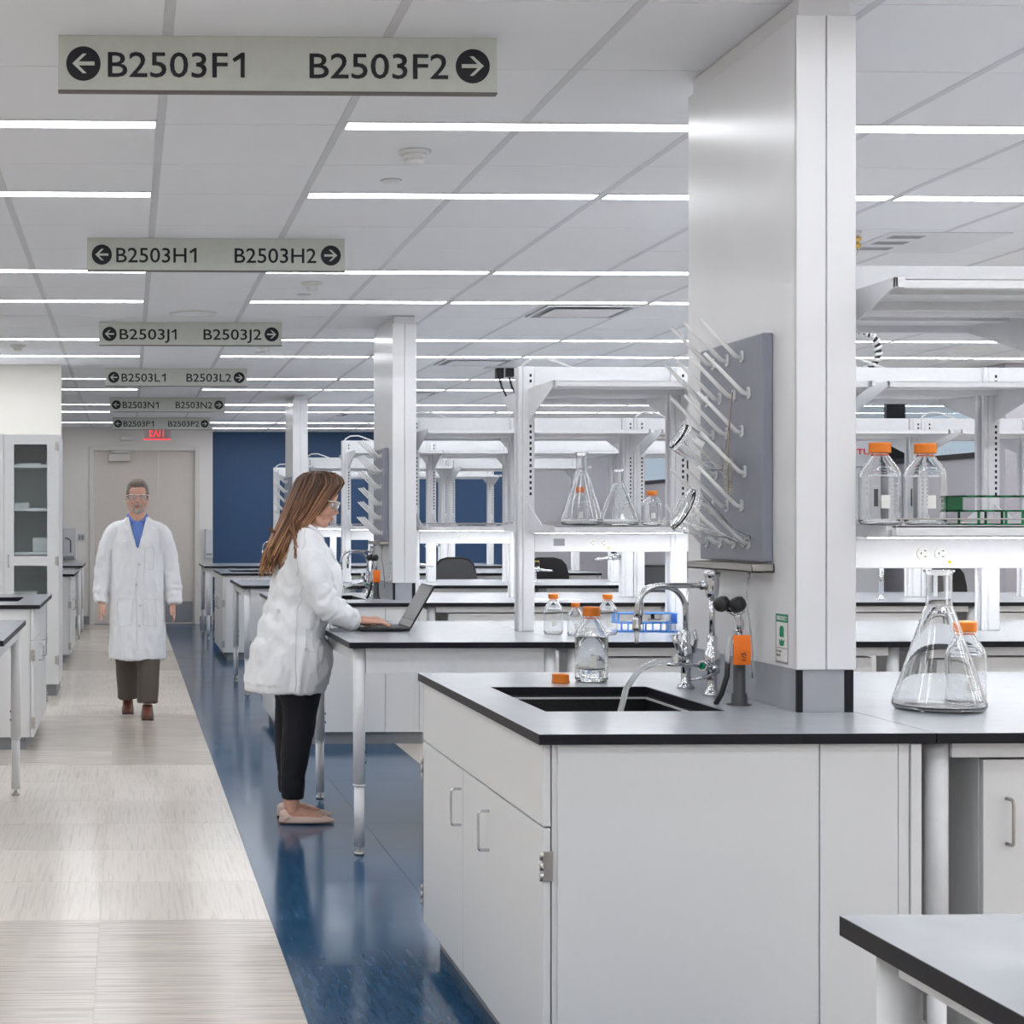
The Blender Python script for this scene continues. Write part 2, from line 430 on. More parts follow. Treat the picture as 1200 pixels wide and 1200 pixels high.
for n, ch in enumerate('FHJLNP'):
    sign(4.56+3.2*n, 'B2503%s1' % ch, 'B2503%s2' % ch, 'grey-green hanging sign reading B2503%s1 and B2503%s2 between two arrows' % (ch, ch), n)

# ------------------------------------------------------------------ benches
CT = .914
def worktop(s, x0, x1, y0, y1, label, sink=None, group='phenolic worktops with black edges'):
    t = thing('worktop', label, 'worktop', (s*x0, y0, CT-.0254), 0, group)
    L, W = x1-x0, y1-y0
    def cut(mb, z0, z1, b, g=0):
        if not sink: mb.box(0, L, 0, W, z0, z1, b); return
        a, c, d, e = sink
        mb.box(0, L, 0, d-g, z0, z1, b); mb.box(0, L, e+g, W, z0, z1, b); mb.box(0, a-g, d-g, e+g, z0, z1); mb.box(c+g, L, d-g, e+g, z0, z1)
    m = MB(s); cut(m, 0, .0244, 0); obj('core', m, 'black_core', t)
    m = MB(s); cut(m, .0244, .0256, 0, .004); obj('top_skin', m, 'worktop_grey', t)
    if sink:
        a, c, d, e = sink; m = MB(s); z0, z1, q = -.24, -.0005, .014
        m.box(a-q, a, d-q, e+q, z0, z1); m.box(c, c+q, d-q, e+q, z0, z1); m.box(a, c, d-q, d, z0, z1); m.box(a, c, e, e+q, z0, z1); m.box(a-q, c+q, d-q, e+q, z0-.012, z0)
        bs = obj('sink_basin', m, 'epoxy_black', t)
        obj('drain', MB(s).cyl(((a+c)/2, (d+e)/2, z0), ((a+c)/2, (d+e)/2, z0+.006), .045, n=24), 'steel', bs)
        m = MB(s)
        for q0, q1, r0, r1 in ((a, a+.004, d, e), (c-.004, c, d, e), (a, c, d, d+.004), (a, c, e-.004, e)): m.box(q0, q1, r0, r1, -.012, -.006)
        obj('sealant_line', m, 'grid_grey', bs)
    return t
def loop_handle(mb, p, out, h=.108, r=.0042, st=.03):
    """p = centre on the face, out = unit outward direction"""
    p, out = Vector(p), Vector(out); z = Vector((0, 0, 1)); pts = [p-z*h/2]
    for k in range(4): a = k/3*pi/2; pts.append(p-z*(h/2)+out*(st-.01+.01*sin(a))+z*(.01-.01*cos(a)))
    for k in range(4): a = k/3*pi/2; pts.append(p+z*(h/2)+out*(st-.01+.01*cos(a))-z*(.01-.01*sin(a)))
    pts.append(p+z*h/2); mb.tube(pts, r, 8)
def hinge(mb, x, y, z, d):
    mb.box(x-.004, x, min(y, y+d*.03), max(y, y+d*.03), z-.036, z+.036, .001)
    for k in range(3): mb.cyl((x-.006, y+d*.03, z-.034+k*.024), (x-.006, y+d*.03, z-.014+k*.024), .0055, n=10)
def sink_cabinet(s, y0, label):
    """end cabinet whose doors face the aisle; local x=0 is the door face"""
    xo, Dp, W = .993, 1.53, .913
    if s < 0: xo = .593
    t = thing('sink_cabinet', label, 'cabinet', (s*xo, y0+.022, 0), 0, 'sink cabinets at the bench ends')
    b = MB(s); z0, z1 = .08, .887
    b.box(.022, W, 0, .018, z0, z1); b.box(.022, W, Dp-.018, Dp, z0, z1); b.box(.022, W, .018, Dp-.018, z0, z0+.018); b.box(W-.018, W, .018, Dp-.018, z0, z1)
    b.box(.022, .04, .018, Dp-.018, .66, .70); obj('carcass', b, 'white_laminate', t)
    e = MB(s); e.box(.034, .664, -.006, -.0005, z0, z1, .001); obj('side_panel', e, 'white_laminate', t)
    e = MB(s); e.box(.668, .857, -.006, -.0005, z0, z1, .001); obj('side_panel', e, 'white_laminate', t)
    obj('filler_strip', MB(s).box(.8585, .8835, -.006, -.0005, z0, z1, .001), 'white_laminate', t); obj('filler_strip', MB(s).box(.887, .913, -.010, -.0005, z0, z1, .002), 'white_laminate', t)
    obj('toe_kick', MB(s).box(.05, W, .03, Dp-.03, 0, .08), 'trim_grey', t)
    obj('false_front', MB(s).box(0, .019, 0, Dp, .69, .886, .002), 'white_laminate', t)
    d1, d2 = .593, .905
    for (ya, yb, hy, hg) in ((0, d1, d1-.03, -1), (d2, Dp, d2+.025, 1)):
        d = obj('door', MB(s).box(0, .019, ya+.0015, yb-.0015, z0, .685, .002), 'white_laminate', t)
        m = MB(s); loop_handle(m, (0, hy, .572), (-1, 0, 0)); obj('handle', m, 'chrome', d)
        for z in (.595, .17):
            m = MB(s); yy = 0 if hg < 0 else Dp
            m.box(-.003, .024, yy-.004 if hg < 0 else yy, yy if hg < 0 else yy+.004, z-.036, z+.036, .001)
            for k in range(3): m.cyl((-.004, yy+hg*.002, z-.035+k*.025), (-.004, yy+hg*.002, z-.016+k*.025), .005, n=10)
            obj('hinge', m, 'steel', d)
    obj('centre_panel', MB(s).box(.001, .019, d1+.001, d2-.001, z0, .685, .002), 'white_laminate', t)
    return t
def leg_mesh(mb, x, y, top=.885):
    mb.cyl((x, y, .30), (x, y, top), .0262, n=24); mb.cyl((x, y, .035), (x, y, .30), .0222, n=24)
    mb.cyl((x, y, .296), (x, y, .302), .0275, n=24)
def work_table(s, x0, x1, y0, y1, label, group='bench tables on round legs', ap=.778, li=.05):
    t = thing('work_table', label, 'table', (s*x0, y0, 0), 0, group); L, W = x1-x0, y1-y0
    m = MB(s); m.box(0, L, 0, W, CT-.0254, CT-.001); tp = obj('tabletop', m, 'black_core', t)
    obj('top_skin', MB(s).box(0, L, 0, W, CT-.001, CT+.0002), 'worktop_grey', tp)
    for x in (li, L-li):
        for y in (.055, W-.055):
            m = MB(s); leg_mesh(m, x, y); lg = obj('leg', m, 'white_metal', t)
            g = MB(s); g.cyl((x, y, .012), (x, y, .036), .009, n=12); g.cyl((x, y, 0), (x, y, .012), .021, n=20); g.cyl((x, y, .012), (x, y, .018), .014, n=6)
            obj('levelling_foot', g, 'steel', lg)
            g = MB(s)
            for z in (.395, .44): g.cyl((x+.024, y-.004, z), (x+.030, y-.004, z), .006, n=10)
            obj('set_screws', g, 'black_core', lg)
    for y in (.035, W-.055): obj('apron', MB(s).box(li+.027, L-li-.027, y, y+.02, ap, .888, .002), 'white_metal', t)
    for x in (.035, L-.055): obj('apron', MB(s).box(x, x+.02, .082, W-.082, max(.858 if ap > .8 else .82, ap), .888, .002), 'white_metal', t)
    return t
def base_cabinet(s, x0, x1, y0, dep, kind, label, z0=.12, z1=.865, group='suspended base cabinets'):
    """fronts face -y"""
    t = thing('base_cabinet', label, 'cabinet', (s*x0, y0, 0), 0, group); L = x1-x0
    b = MB(s); b.box(0, .018, .02, dep, z0, z1).box(L-.018, L, .02, dep, z0, z1).box(.018, L-.018, .02, dep, z0, z0+.018).box(.018, L-.018, .02, dep, z1-.018, z1).box(.018, L-.018, dep-.01, dep, z0, z1)
    obj('carcass', b, 'white_laminate', t)
    if kind == 'door':
        d = obj('door', MB(s).box(.002, L-.002, 0, .019, z0, z1, .002), 'white_laminate', t)
        m = MB(s); loop_handle(m, (.06, 0, z1-.15), (0, -1, 0), .11, .0045); obj('handle', m, 'steel', d)
    else:
        hs = (.14, .25, z1-z0-.39); z = z1
        for h in hs:
            d = obj('drawer', MB(s).box(.002, L-.002, 0, .019, z-h+.0015, z-.0015, .002), 'white_laminate', t)
            m = MB(s); c = L/2; q = z-h/2
            m.tube([(c-.055, 0, q), (c-.055, -.026, q), (c+.055, -.026, q), (c+.055, 0, q)], .0045, 8); obj('handle', m, 'steel', d); z -= h
    return t
BW = ['nearest', 'second', 'third', 'fourth', 'fifth', 'sixth']
YB = {1: 3.735, 2: 6.70, 3: 10.135, 4: 13.10, 5: 16.535, 6: 19.5}
DEP = {1: 1.57, 2: 1.50, 3: 1.57, 4: 1.50, 5: 1.57, 6: 1.50}
def bench_name(k): return {1: 'the nearest sink bench', 2: "the woman's bench", 3: 'the sink bench behind the woman', 4: 'the fourth bench back', 5: 'the farthest sink bench', 6: 'the bench along the blue wall'}[k]
# table in the bottom right corner
work_table(1, .906, 2.6, .42, 1.99, 'grey-topped table cut off by the bottom right corner of the photo', ap=.858)
for k in (1, 3, 5):
    y0, dp = YB[k], DEP[k]
    worktop(1, .978, 1.934, y0, y0+dp, 'grey worktop with black sink cut-out on %s' % bench_name(k), (.14, .62, .46, 1.10))
    sink_cabinet(1, y0, 'white sink cabinet with loop handles under the end of %s' % bench_name(k))
    mods = {1: [1.937, 3.45, 4.9], 3: [1.937, 3.52, 5.54, 7.1], 5: [1.937, 3.52, 5.0]}[k]
    for i, (a, c) in enumerate(zip(mods, mods[1:])):
        work_table(1, a, c-.003, y0, y0+dp, 'grey-topped table section, %s right of the column on %s' % (ORD[i], bench_name(k)), ap=.85, li=.027)
        if k < 5:
            xa = a+.14; mid = xa+.47
            base_cabinet(1, xa, mid, y0+.055, .55, 'door' if i != 1 else 'drawer', 'white %s cabinet hung under the %s table section, %s' % ('door' if i != 1 else 'drawer', ORD[i], bench_name(k)), z1=.842)
            base_cabinet(1, mid+.004, c-.14, y0+.055, .55, 'drawer', 'white wide drawer cabinet under the %s table section, %s' % (ORD[i], bench_name(k)), z1=.842)
for k in (2, 4, 6):
    y0, dp = YB[k], DEP[k]
    mods = {2: [.942, 1.866, 3.36, 4.9], 4: [.945, 1.93, 3.42, 5.6], 6: [.945, 1.93, 3.4, 4.75]}[k]
    for i, (a, c) in enumerate(zip(mods, mods[1:])):
        lab = 'grey-topped table section, %s from the aisle on %s' % (ORD[i], bench_name(k))
        if k == 2 and i == 0: lab = 'grey-topped round-legged table end where the woman types on a laptop'
        work_table(1, a, c-.003, y0, y0+dp, lab, ap=.778 if i == 0 else .85)
        if i and k < 6: base_cabinet(1, a+.14, c-.14, y0+.055, .55, 'drawer', 'white drawer cabinet hung under the %s table section of %s' % (ORD[i], bench_name(k)), z1=.842)
# benches left of the aisle
work_table(-1, .538, 1.9, 6.84, 8.34, 'grey-topped table at left frame edge, in front of the left sink bench')
for k, nm in ((3, 'behind the left table'), (5, 'far back beyond the tall glass cabinet')):
    y0 = 9.93 if k == 3 else 16.27
    worktop(-1, .553, 1.6, y0, y0+1.55, 'grey worktop with black sink cut-out, left side, %s' % nm, (.17, .62, .46, 1.08))
    sink_cabinet(-1, y0, 'white sink cabinet left of the aisle, %s' % nm)
work_table(-1, .565, 1.6, 19.66, 21.1, 'small grey-topped table left of the aisle beside the double door')
# tall glass-door cabinet
def tall_cabinet(x0, label):
    W, Dp, H, y0 = .905, .75, 2.165, 13.08
    t = thing('tall_cabinet', label, 'cabinet', (x0, y0, 0), 0, 'tall white cabinets with glass doors')
    b = MB(); z0 = .10
    b.box(0, .02, .022, Dp, z0, H).box(W-.02, W, .022, Dp, z0, H).box(.02, W-.02, .022, Dp, H-.02, H).box(.02, W-.02, .022, Dp, z0, z0+.02).box(.02, W-.02, Dp-.012, Dp, z0, H)
    obj('carcass', b, 'white_laminate', t); obj('toe_kick', MB().box(.02, W-.02, .06, Dp, 0, z0), 'trim_grey', t)
    for z in (.55, 1.18, 1.545, 1.905): obj('shelf', MB().box(.021, W-.021, .05, Dp-.014, z-.012, z+.012, .002), 'white_laminate', t)
    for i in (0, 1):
        a = .0015+i*W/2; c = a+W/2-.003; m = MB()
        g0, g1 = a+.08, c-.095
        if i == 0: g0, g1 = a+.095, c-.08
        m.box(a, g0, 0, .021, z0, H).box(g1, c, 0, .021, z0, H).box(g0, g1, 0, .021, H-.08, H).box(g0, g1, 0, .021, 1.08, 1.16).box(g0, g1, 0, .021, z0, .45)
        d = obj('door', m, 'white_laminate', t)
        obj('glass_pane', MB().box(g0-.003, g1+.003, .009, .013, 1.157, H-.077), 'window_glass', d)
        obj('glass_pane', MB().box(g0-.003, g1+.003, .009, .013, .447, 1.083), 'window_glass', d)
        m = MB(); hx = a+.035 if i == 1 else c-.035; m.tube([(hx, 0, 1.07), (hx, -.028, 1.07), (hx, -.028, 1.17), (hx, 0, 1.17)], .005); obj('handle', m, 'steel', d)
        for z in (.30, 1.12, 2.07):
            m = MB(); m.cyl((c-.004 if i else a+.004, -.004, z-.04), (c-.004 if i else a+.004, -.004, z+.04), .006, n=10); m.box(c-.03 if i else a, c if i else a+.03, -.003, 0, z-.035, z+.035); obj('hinge', m, 'steel', d)
    return t
tall_cabinet(-.572-.905, 'tall white cabinet with glass doors standing against the cream wall stub')
tall_cabinet(-.572-1.815, 'tall white glass-door cabinet further left, outside the aisle end')
for i, (x, z, ww, hh) in enumerate(((-.99, 1.557, .16, .05), (-.80, 1.192, .2, .12), (-.93, 1.917, .2, .02), (-.98, .562, .22, .3), (-.74, .562, .14, .26))):
    o = obj('storage_box', MB().box(0, ww, 0, .25, 0, hh, .006), 'white_plastic', None, (x, 13.25, z))
    tag(o, ['low white box on the third shelf of the glass cabinet', 'white box on the middle shelf of the glass cabinet', 'thin flat white tray on the top shelf of the glass cabinet', 'large white box on the bottom shelf of the glass cabinet', 'narrower white box at right on the bottom shelf of the glass cabinet'][i], 'box', 'boxes in the glass cabinet')

# ------------------------------------------------------------------ service columns with drying racks
def column(k, label):
    y0 = YB[k]+.415; X0, X1, Dp = 1.774, 1.935, .81
    t = thing('service_column', label, 'column', (X0, y0, CT+.0005), 0, 'white service columns on the sink benches'); W = X1-X0; zt = 2.767-CT; zb = 1.027-CT
    obj('core', MB().box(.012, W-.012, .012, Dp-.012, 0, CZ-CT-.004), 'column_paint', t)
    obj('side_cover', MB().box(0, .006, 0.004, Dp, zb, zt, .0015), 'column_paint', t)
    obj('side_cover', MB().box(W-.006, W, .004, Dp, zb, zt, .0015), 'column_paint', t)
    h = W/2-.001
    obj('front_cover', MB().box(0, h, 0, .011, zb, zt, .003), 'column_paint', t); obj('front_cover', MB().box(h+.0025, W, 0, .011, zb, zt, .003), 'column_paint', t)
    obj('back_cover', MB().box(.001, W-.001, Dp-.011, Dp, zb, zt, .003), 'column_paint', t)
    m = MB().box(.03, W-.03, .03, Dp-.03, zt, CZ-CT-.002, .002); sl = obj('ceiling_sleeve', m, 'grid_grey', t)
    sc = MB()
    for x in (.06, W-.06): sc.cyl((x, .03, zt+.035), (x, .027, zt+.035), .004, n=10)
    obj('screws', sc, 'steel', sl)
    b = MB(); b.box(.018, W-.03, .006, .016, 0, zb); b.box(.004, .018, .006, Dp-.006, 0, zb); b.box(W-.016, W-.006, .02, Dp-.006, 0, zb)
    bs = obj('base_cladding', b, 'worktop_grey', t)
    obj('dark_edge', MB().box(.003, .019, .004, .012, 0, zb-.001).box(W-.028, W-.006, .004, .014, 0, zb-.001), 'black_core', bs)
    return t, y0
PEG = [(.14, .25, .36, 0, 1.892), (.09, .20, .305, .41, 1.785), (.14, .25, .36, 0, 1.68), (.09+.03, .20+.03, .305+.03, 0, 1.565), (.14, .25, .36, 0, 1.469), (.09, .20, .305, .41, 1.363)]
def drying_rack(k, label):
    y0 = YB[k]+.565; xb = 1.744
    t = thing('drying_rack', label, 'drying rack', (1.774, y0, 1.31), 0, 'pegboard drying racks on the columns')
    obj('board', MB().box(-.03, -.0005, 0, .475, 0, .632, .004), 'peg_grey', t)
    for r in PEG:
        z = r[4]-1.31
        for yy in r[:4]:
            if not yy: continue
            m = MB(); m.tube([(-.036, yy, z-.006), (-.05, yy, z), (-.06, yy, z+.010), (-.158, yy, z+.109)], [.0064, .0066, .0064, .0050], 10)
            pg = obj('peg', m, 'peg_white', t)
            m = MB(); m.cyl((-.030, yy, z-.010), (-.036, yy, z-.010), .0085, n=14); m.cyl((-.030, yy, z+.010), (-.036, yy, z+.010), .0065, n=14); m.box(-.036, -.030, yy-.0065, yy+.0065, z-.010, z+.010)
            obj('peg_base', m, 'peg_white', pg)
    m = MB(); m.box(-.064, -.002, -.01, .49, -.028, -.024).box(-.064, -.061, -.01, .49, -.028, -.006, .0005).box(-.005, -.002, -.01, .49, -.028, -.004).box(-.064, -.002, -.01, -.007, -.028, -.006).box(-.064, -.002, .487, .49, -.028, -.006)
    dt = obj('drip_tray', m, 'steel', t)
    obj('drain_spout', MB().cyl((-.033, .09, -.028), (-.033, .09, -.05), .005, n=10), 'steel', dt)
    obj('drain_tube', MB().tube([(-.033, .09, -.045), (-.035, .095, -.09), (-.03, .10, -.14), (-.02, .11, -.19), (-.012, .115, -.26), (-.010, .12, -.33)], .0032, 8), 'clear_tube', dt)
    return t
def notice(k, label):
    t = thing('safety_notice', label, 'notice', (1.7735, YB[k]+.465, 1.037), 0, 'green and white notices on the columns')
    obj('notice_plate', MB().box(-.001, .0, 0, .08, 0, .134), 'print_white', t)
    pl = MB(); pl.box(-.0016, -.0011, 0, .08, .112, .134); obj('green_header', pl, 'green_print', t)
    g = MB(); g.prism([(.026, .072), (.054, .072), (.054, .094), (.048, .102), (.032, .102), (.026, .094)], -.0016, -.0011, 'x')
    g.prism([(.028, .048), (.052, .048), (.058, .066), (.046, .060), (.040, .068), (.034, .060), (.022, .066)], -.0016, -.0011, 'x'); obj('green_symbols', g, 'green_print', t)
    fr = MB(); fr.box(-.0016, -.0011, 0, .08, .041, .043).box(-.0016, -.0011, 0, .003, 0, .134).box(-.0016, -.0011, .077, .08, 0, .134).box(-.0016, -.0011, 0, .08, 0, .006)
    obj('border', fr, 'trim_grey', t)
    R = (pi/2, 0, -pi/2)
    text('lettering', 'EMERGENCY', .066, .012, 'print_white', t, (-.0018, .073, .117), R, .0004)
    for i, (tx, wd) in enumerate((('Do not', .03), ('block', .024), ('Stay by door', .058))[:3]): 
        if i < 2: text('lettering', tx, wd, .007, 'sign_ink', t, (-.0014, .073, .030-.011*i), R, .0004)
    return t
CN = {1: 'the nearest column', 3: 'the middle column behind the woman', 5: 'the farthest column'}
for k in (1, 3, 5):
    column(k, {1: 'large white enclosed column standing on the nearest sink bench', 3: 'white column on the sink bench just behind the woman', 5: 'small distant white column above the woman, before the blue wall'}[k])
    drying_rack(k, 'grey pegboard with slanted white pegs on the side of %s' % CN[k]); notice(k, 'green and white notice low on the side of %s' % CN[k])

# ------------------------------------------------------------------ faucets, eyewash
def faucet(k, kind, label):
    if kind == 'tall': x, y = 1.705, YB[k]+.835
    else: x, y = 1.702, YB[k]+1.045
    t = thing('lab_faucet', label, 'faucet', (x, y, CT), 0, 'chrome lab faucets on the sink benches')
    b = MB(); b.lathe([(0, 0), (.026, 0), (.026, .006), (.02, .014), (.0145, .02), (.0145, .075), (.021, .082), (.023, .10), (.021, .13), (.015, .136), (.015, .17), (.012, .178), (0, .178)], 24)
    obj('valve_body', b, 'chrome', t)
    R = .0085; s = MB()
    if kind == 'tall':
        s.cyl((0, 0, .17), (0, 0, .30), R)
        pts = [(-.02, 0, .322), (-.15, 0, .322)]+[(-.15-.07*sin(a), 0, .322-.07*(1-cos(a))) for a in [i*pi/2/8 for i in range(1, 9)]]+[(-.222, 0, .22)]
        s.tube(pts, R, 12); obj('spout', s, 'chrome', t)
        v = MB(); v.lathe([(0, .285), (.014, .285), (.019, .30), (.021, .335), (.019, .345), (.024, .350), (.024, .362), (.012, .367), (0, .367)], 24); v.cyl((-.01, 0, .322), (-.035, 0, .322), .013, n=16); obj('vacuum_breaker', v, 'chrome', t)
        nz = MB(); nz.lathe([(0, .23), (.011, .23), (.012, .222), (.0115, .205), (.013, .20), (.012, .192), (0, .192)], 20, Matrix.Translation((-.222, 0, 0))); obj('outlet', nz, 'chrome', t)
        nz = MB(); nz.lathe([(0, .195), (.0075, .195), (.006, .155), (0, .155)], 16, Matrix.Translation((-.222, 0, 0))); obj('nozzle', nz, 'clear_tube', t)
    else:
        pts = [(0, 0, .17), (0, 0, .235)]+[(-.065+.065*cos(a), 0, .235+.075*sin(a)) for a in [i*pi/2/8 for i in range(1, 9)]]+[(-.10, 0, .311)]+[(-.10-.04*sin(a), 0, .271+.04*cos(a)) for a in [i*pi/2/6 for i in range(1, 7)]]+[(-.141, 0, .25)]
        s.tube(pts, R, 12); obj('spout', s, 'chrome', t)
        nz = MB(); nz.lathe([(0, .262), (.011, .262), (.012, .25), (.0115, .232), (.013, .228), (.010, .222), (0, .222)], 20, Matrix.Translation((-.141, 0, 0))); obj('outlet', nz, 'chrome', t)
        nz = MB(); nz.lathe([(0, .225), (.008, .225), (.006, .195), (0, .195)], 16, Matrix.Translation((-.141, 0, 0))); obj('nozzle', nz, 'rubber_black', t)
    # side valve with blade handle
    h = MB(); h.cyl((0, 0, .09), (-.028, -.02, .09), .012, n=16); h.cyl((-.026, -.0185, .09), (-.04, -.028, .09), .016, n=16)
    h.cyl((0, 0, .09), (.0, -.032, .075), .012, n=16); obj('valve', h, 'chrome', t)
    h = MB(); 
    if kind == 'tall': h.tube([(-.038, -.027, .092), (-.07, -.035, .094), (-.14, -.045, .096), (-.15, -.046, .096)], [.008, .006, .006, .003], 8); h.tube([(0, -.034, .072), (-.04, -.05, .058), (-.085, -.06, .052)], [.008, .005, .003], 8)
    else: h.tube([(-.02, -.02, .10), (-.035, -.03, .13), (-.045, -.032, .165)], [.006, .009, .011], 8); h.tube([(.02, -.01, .11), (.028, -.015, .15), (.02, -.016, .18)], [.006, .007, .006], 8)
    obj('lever', h, 'chrome', t)
    obj('index_button', MB().cyl((-.041, -.0285, .09), (-.044, -.031, .09), .010, n=14), 'print_white' if kind != 'tall' else 'green_print', t)
    return t
def eyewash(k, label):
    t = thing('eyewash_station', label, 'eyewash', (1.694, YB[k]+.603, CT), 0, 'drench hose eyewash stations with orange tags')
    b = MB(); b.lathe([(0, 0), (.033, 0), (.033, .003), (.022, .005), (.021, .03), (.0165, .034), (.0165, .17), (0, .17)], 28); obj('holder_tube', b, 'tube_dark', t)
    c = MB(); c.cyl((0, 0, .17), (0, 0, .215), .009); c.tube([(0, 0, .20), (.004, 0, .225), (-.004, 0, .245), (-.002, .0, .255)], .010, 10); c.tube([(-.028, .012, .262), (-.012, 0, .25), (.012, -.012, .262)], .006, 8); c.tube([(.012, 0, .18), (.022, 0, .19), (.024, 0, .175), (.015, 0, .16)], .003, 6)
    obj('spray_fitting', c, 'chrome', t)
    for dx, dy in ((-.034, .014), (.0, -.012)):
        m = MB(); mt = Matrix.Translation((dx, dy, .262))@Matrix.Rotation(-.5, 4, 'Y')
        m.lathe([(0, 0), (.012, .0), (.021, .008), (.023, .02), (.020, .033), (.012, .038), (0, .039)], 24, mt, star=.03); obj('spray_head', m, 'rubber_black', t)
    s = MB(); s.tube([(-.012, -.006, .20), (-.03, -.008, .185), (-.036, -.008, .14), (-.034, -.008, .115)], [.007, .0095, .0095, .006], 10); obj('squeeze_lever', s, 'clear_tube', t)
    s = MB(); s.tube([(-.034, -.006, .12), (-.036, -.004, .08), (-.05, 0, .03), (-.062, .01, .001)], .0075, 10); obj('hose', s, 'rubber_black', t)
    # orange tag hung on a wire
    m = MB(); N = 6; L = .082
    tg = MB()
    for i in range(N):
        z0 = .195-i*L/N; z1 = z0-L/N; y0 = -.022-.006*sin(i/N*pi); y1 = -.022-.006*sin((i+1)/N*pi)
        v = [tg.bm.verts.new(p) for p in ((-.026, y0, z0), (.022, y0-.002, z0), (.022, y1-.002, z1), (-.026, y1, z1))]; tg.bm.faces.new(v)
    bmesh.ops.remove_doubles(tg.bm, verts=tg.bm.verts, dist=1e-5); bmesh.ops.solidify(tg.bm, geom=tg.bm.faces, thickness=.0008)
    tg = obj('inspection_tag', tg, 'tag_orange', t)
    obj('eyelet', MB().cyl((0, -.0215, .186), (0, -.0235, .186), .006, n=14), 'steel', tg)
    obj('tag_wire', MB().tube([(0, -.023, .186), (-.004, -.02, .205), (0, -.008, .22), (.006, 0, .215)], .0012, 6), 'rubber_black', tg)
    if k == 1: text('lettering', '1/5', .022, .012, 'sign_ink', tg, (.0065, -.0305, .125), (pi/2, -pi/2, 0), .0003)
    return t
def water_hose(k, label):
    x, y = 1.69, YB[k]+1.045
    m = MB(); pts = [(0, 0, 1.0), (-.06, -.02, 1.0), (-.13, -.06, .98), (-.19, -.12, .93), (-.225, -.17, .86), (-.24, -.20, .78)]
    m.tube(pts, .009, 12); o = obj('water_hose', m, 'clear_tube', None, (x-.023, y-.014, 0)); tag(o, label, 'hose', 'clear hoses running into the black sinks')
for k in (1, 3, 5):
    nm = bench_name(k)
    faucet(k, 'tall', 'chrome faucet with vacuum breaker and long high spout on %s' % nm)
    faucet(k, 'goose', 'chrome gooseneck faucet nearer the back of the sink on %s' % nm)
    eyewash(k, 'eyewash with black twin spray heads and orange tag on %s' % nm)
    if k < 5: water_hose(k, 'whitish clear hose curving into the sink of %s' % nm)

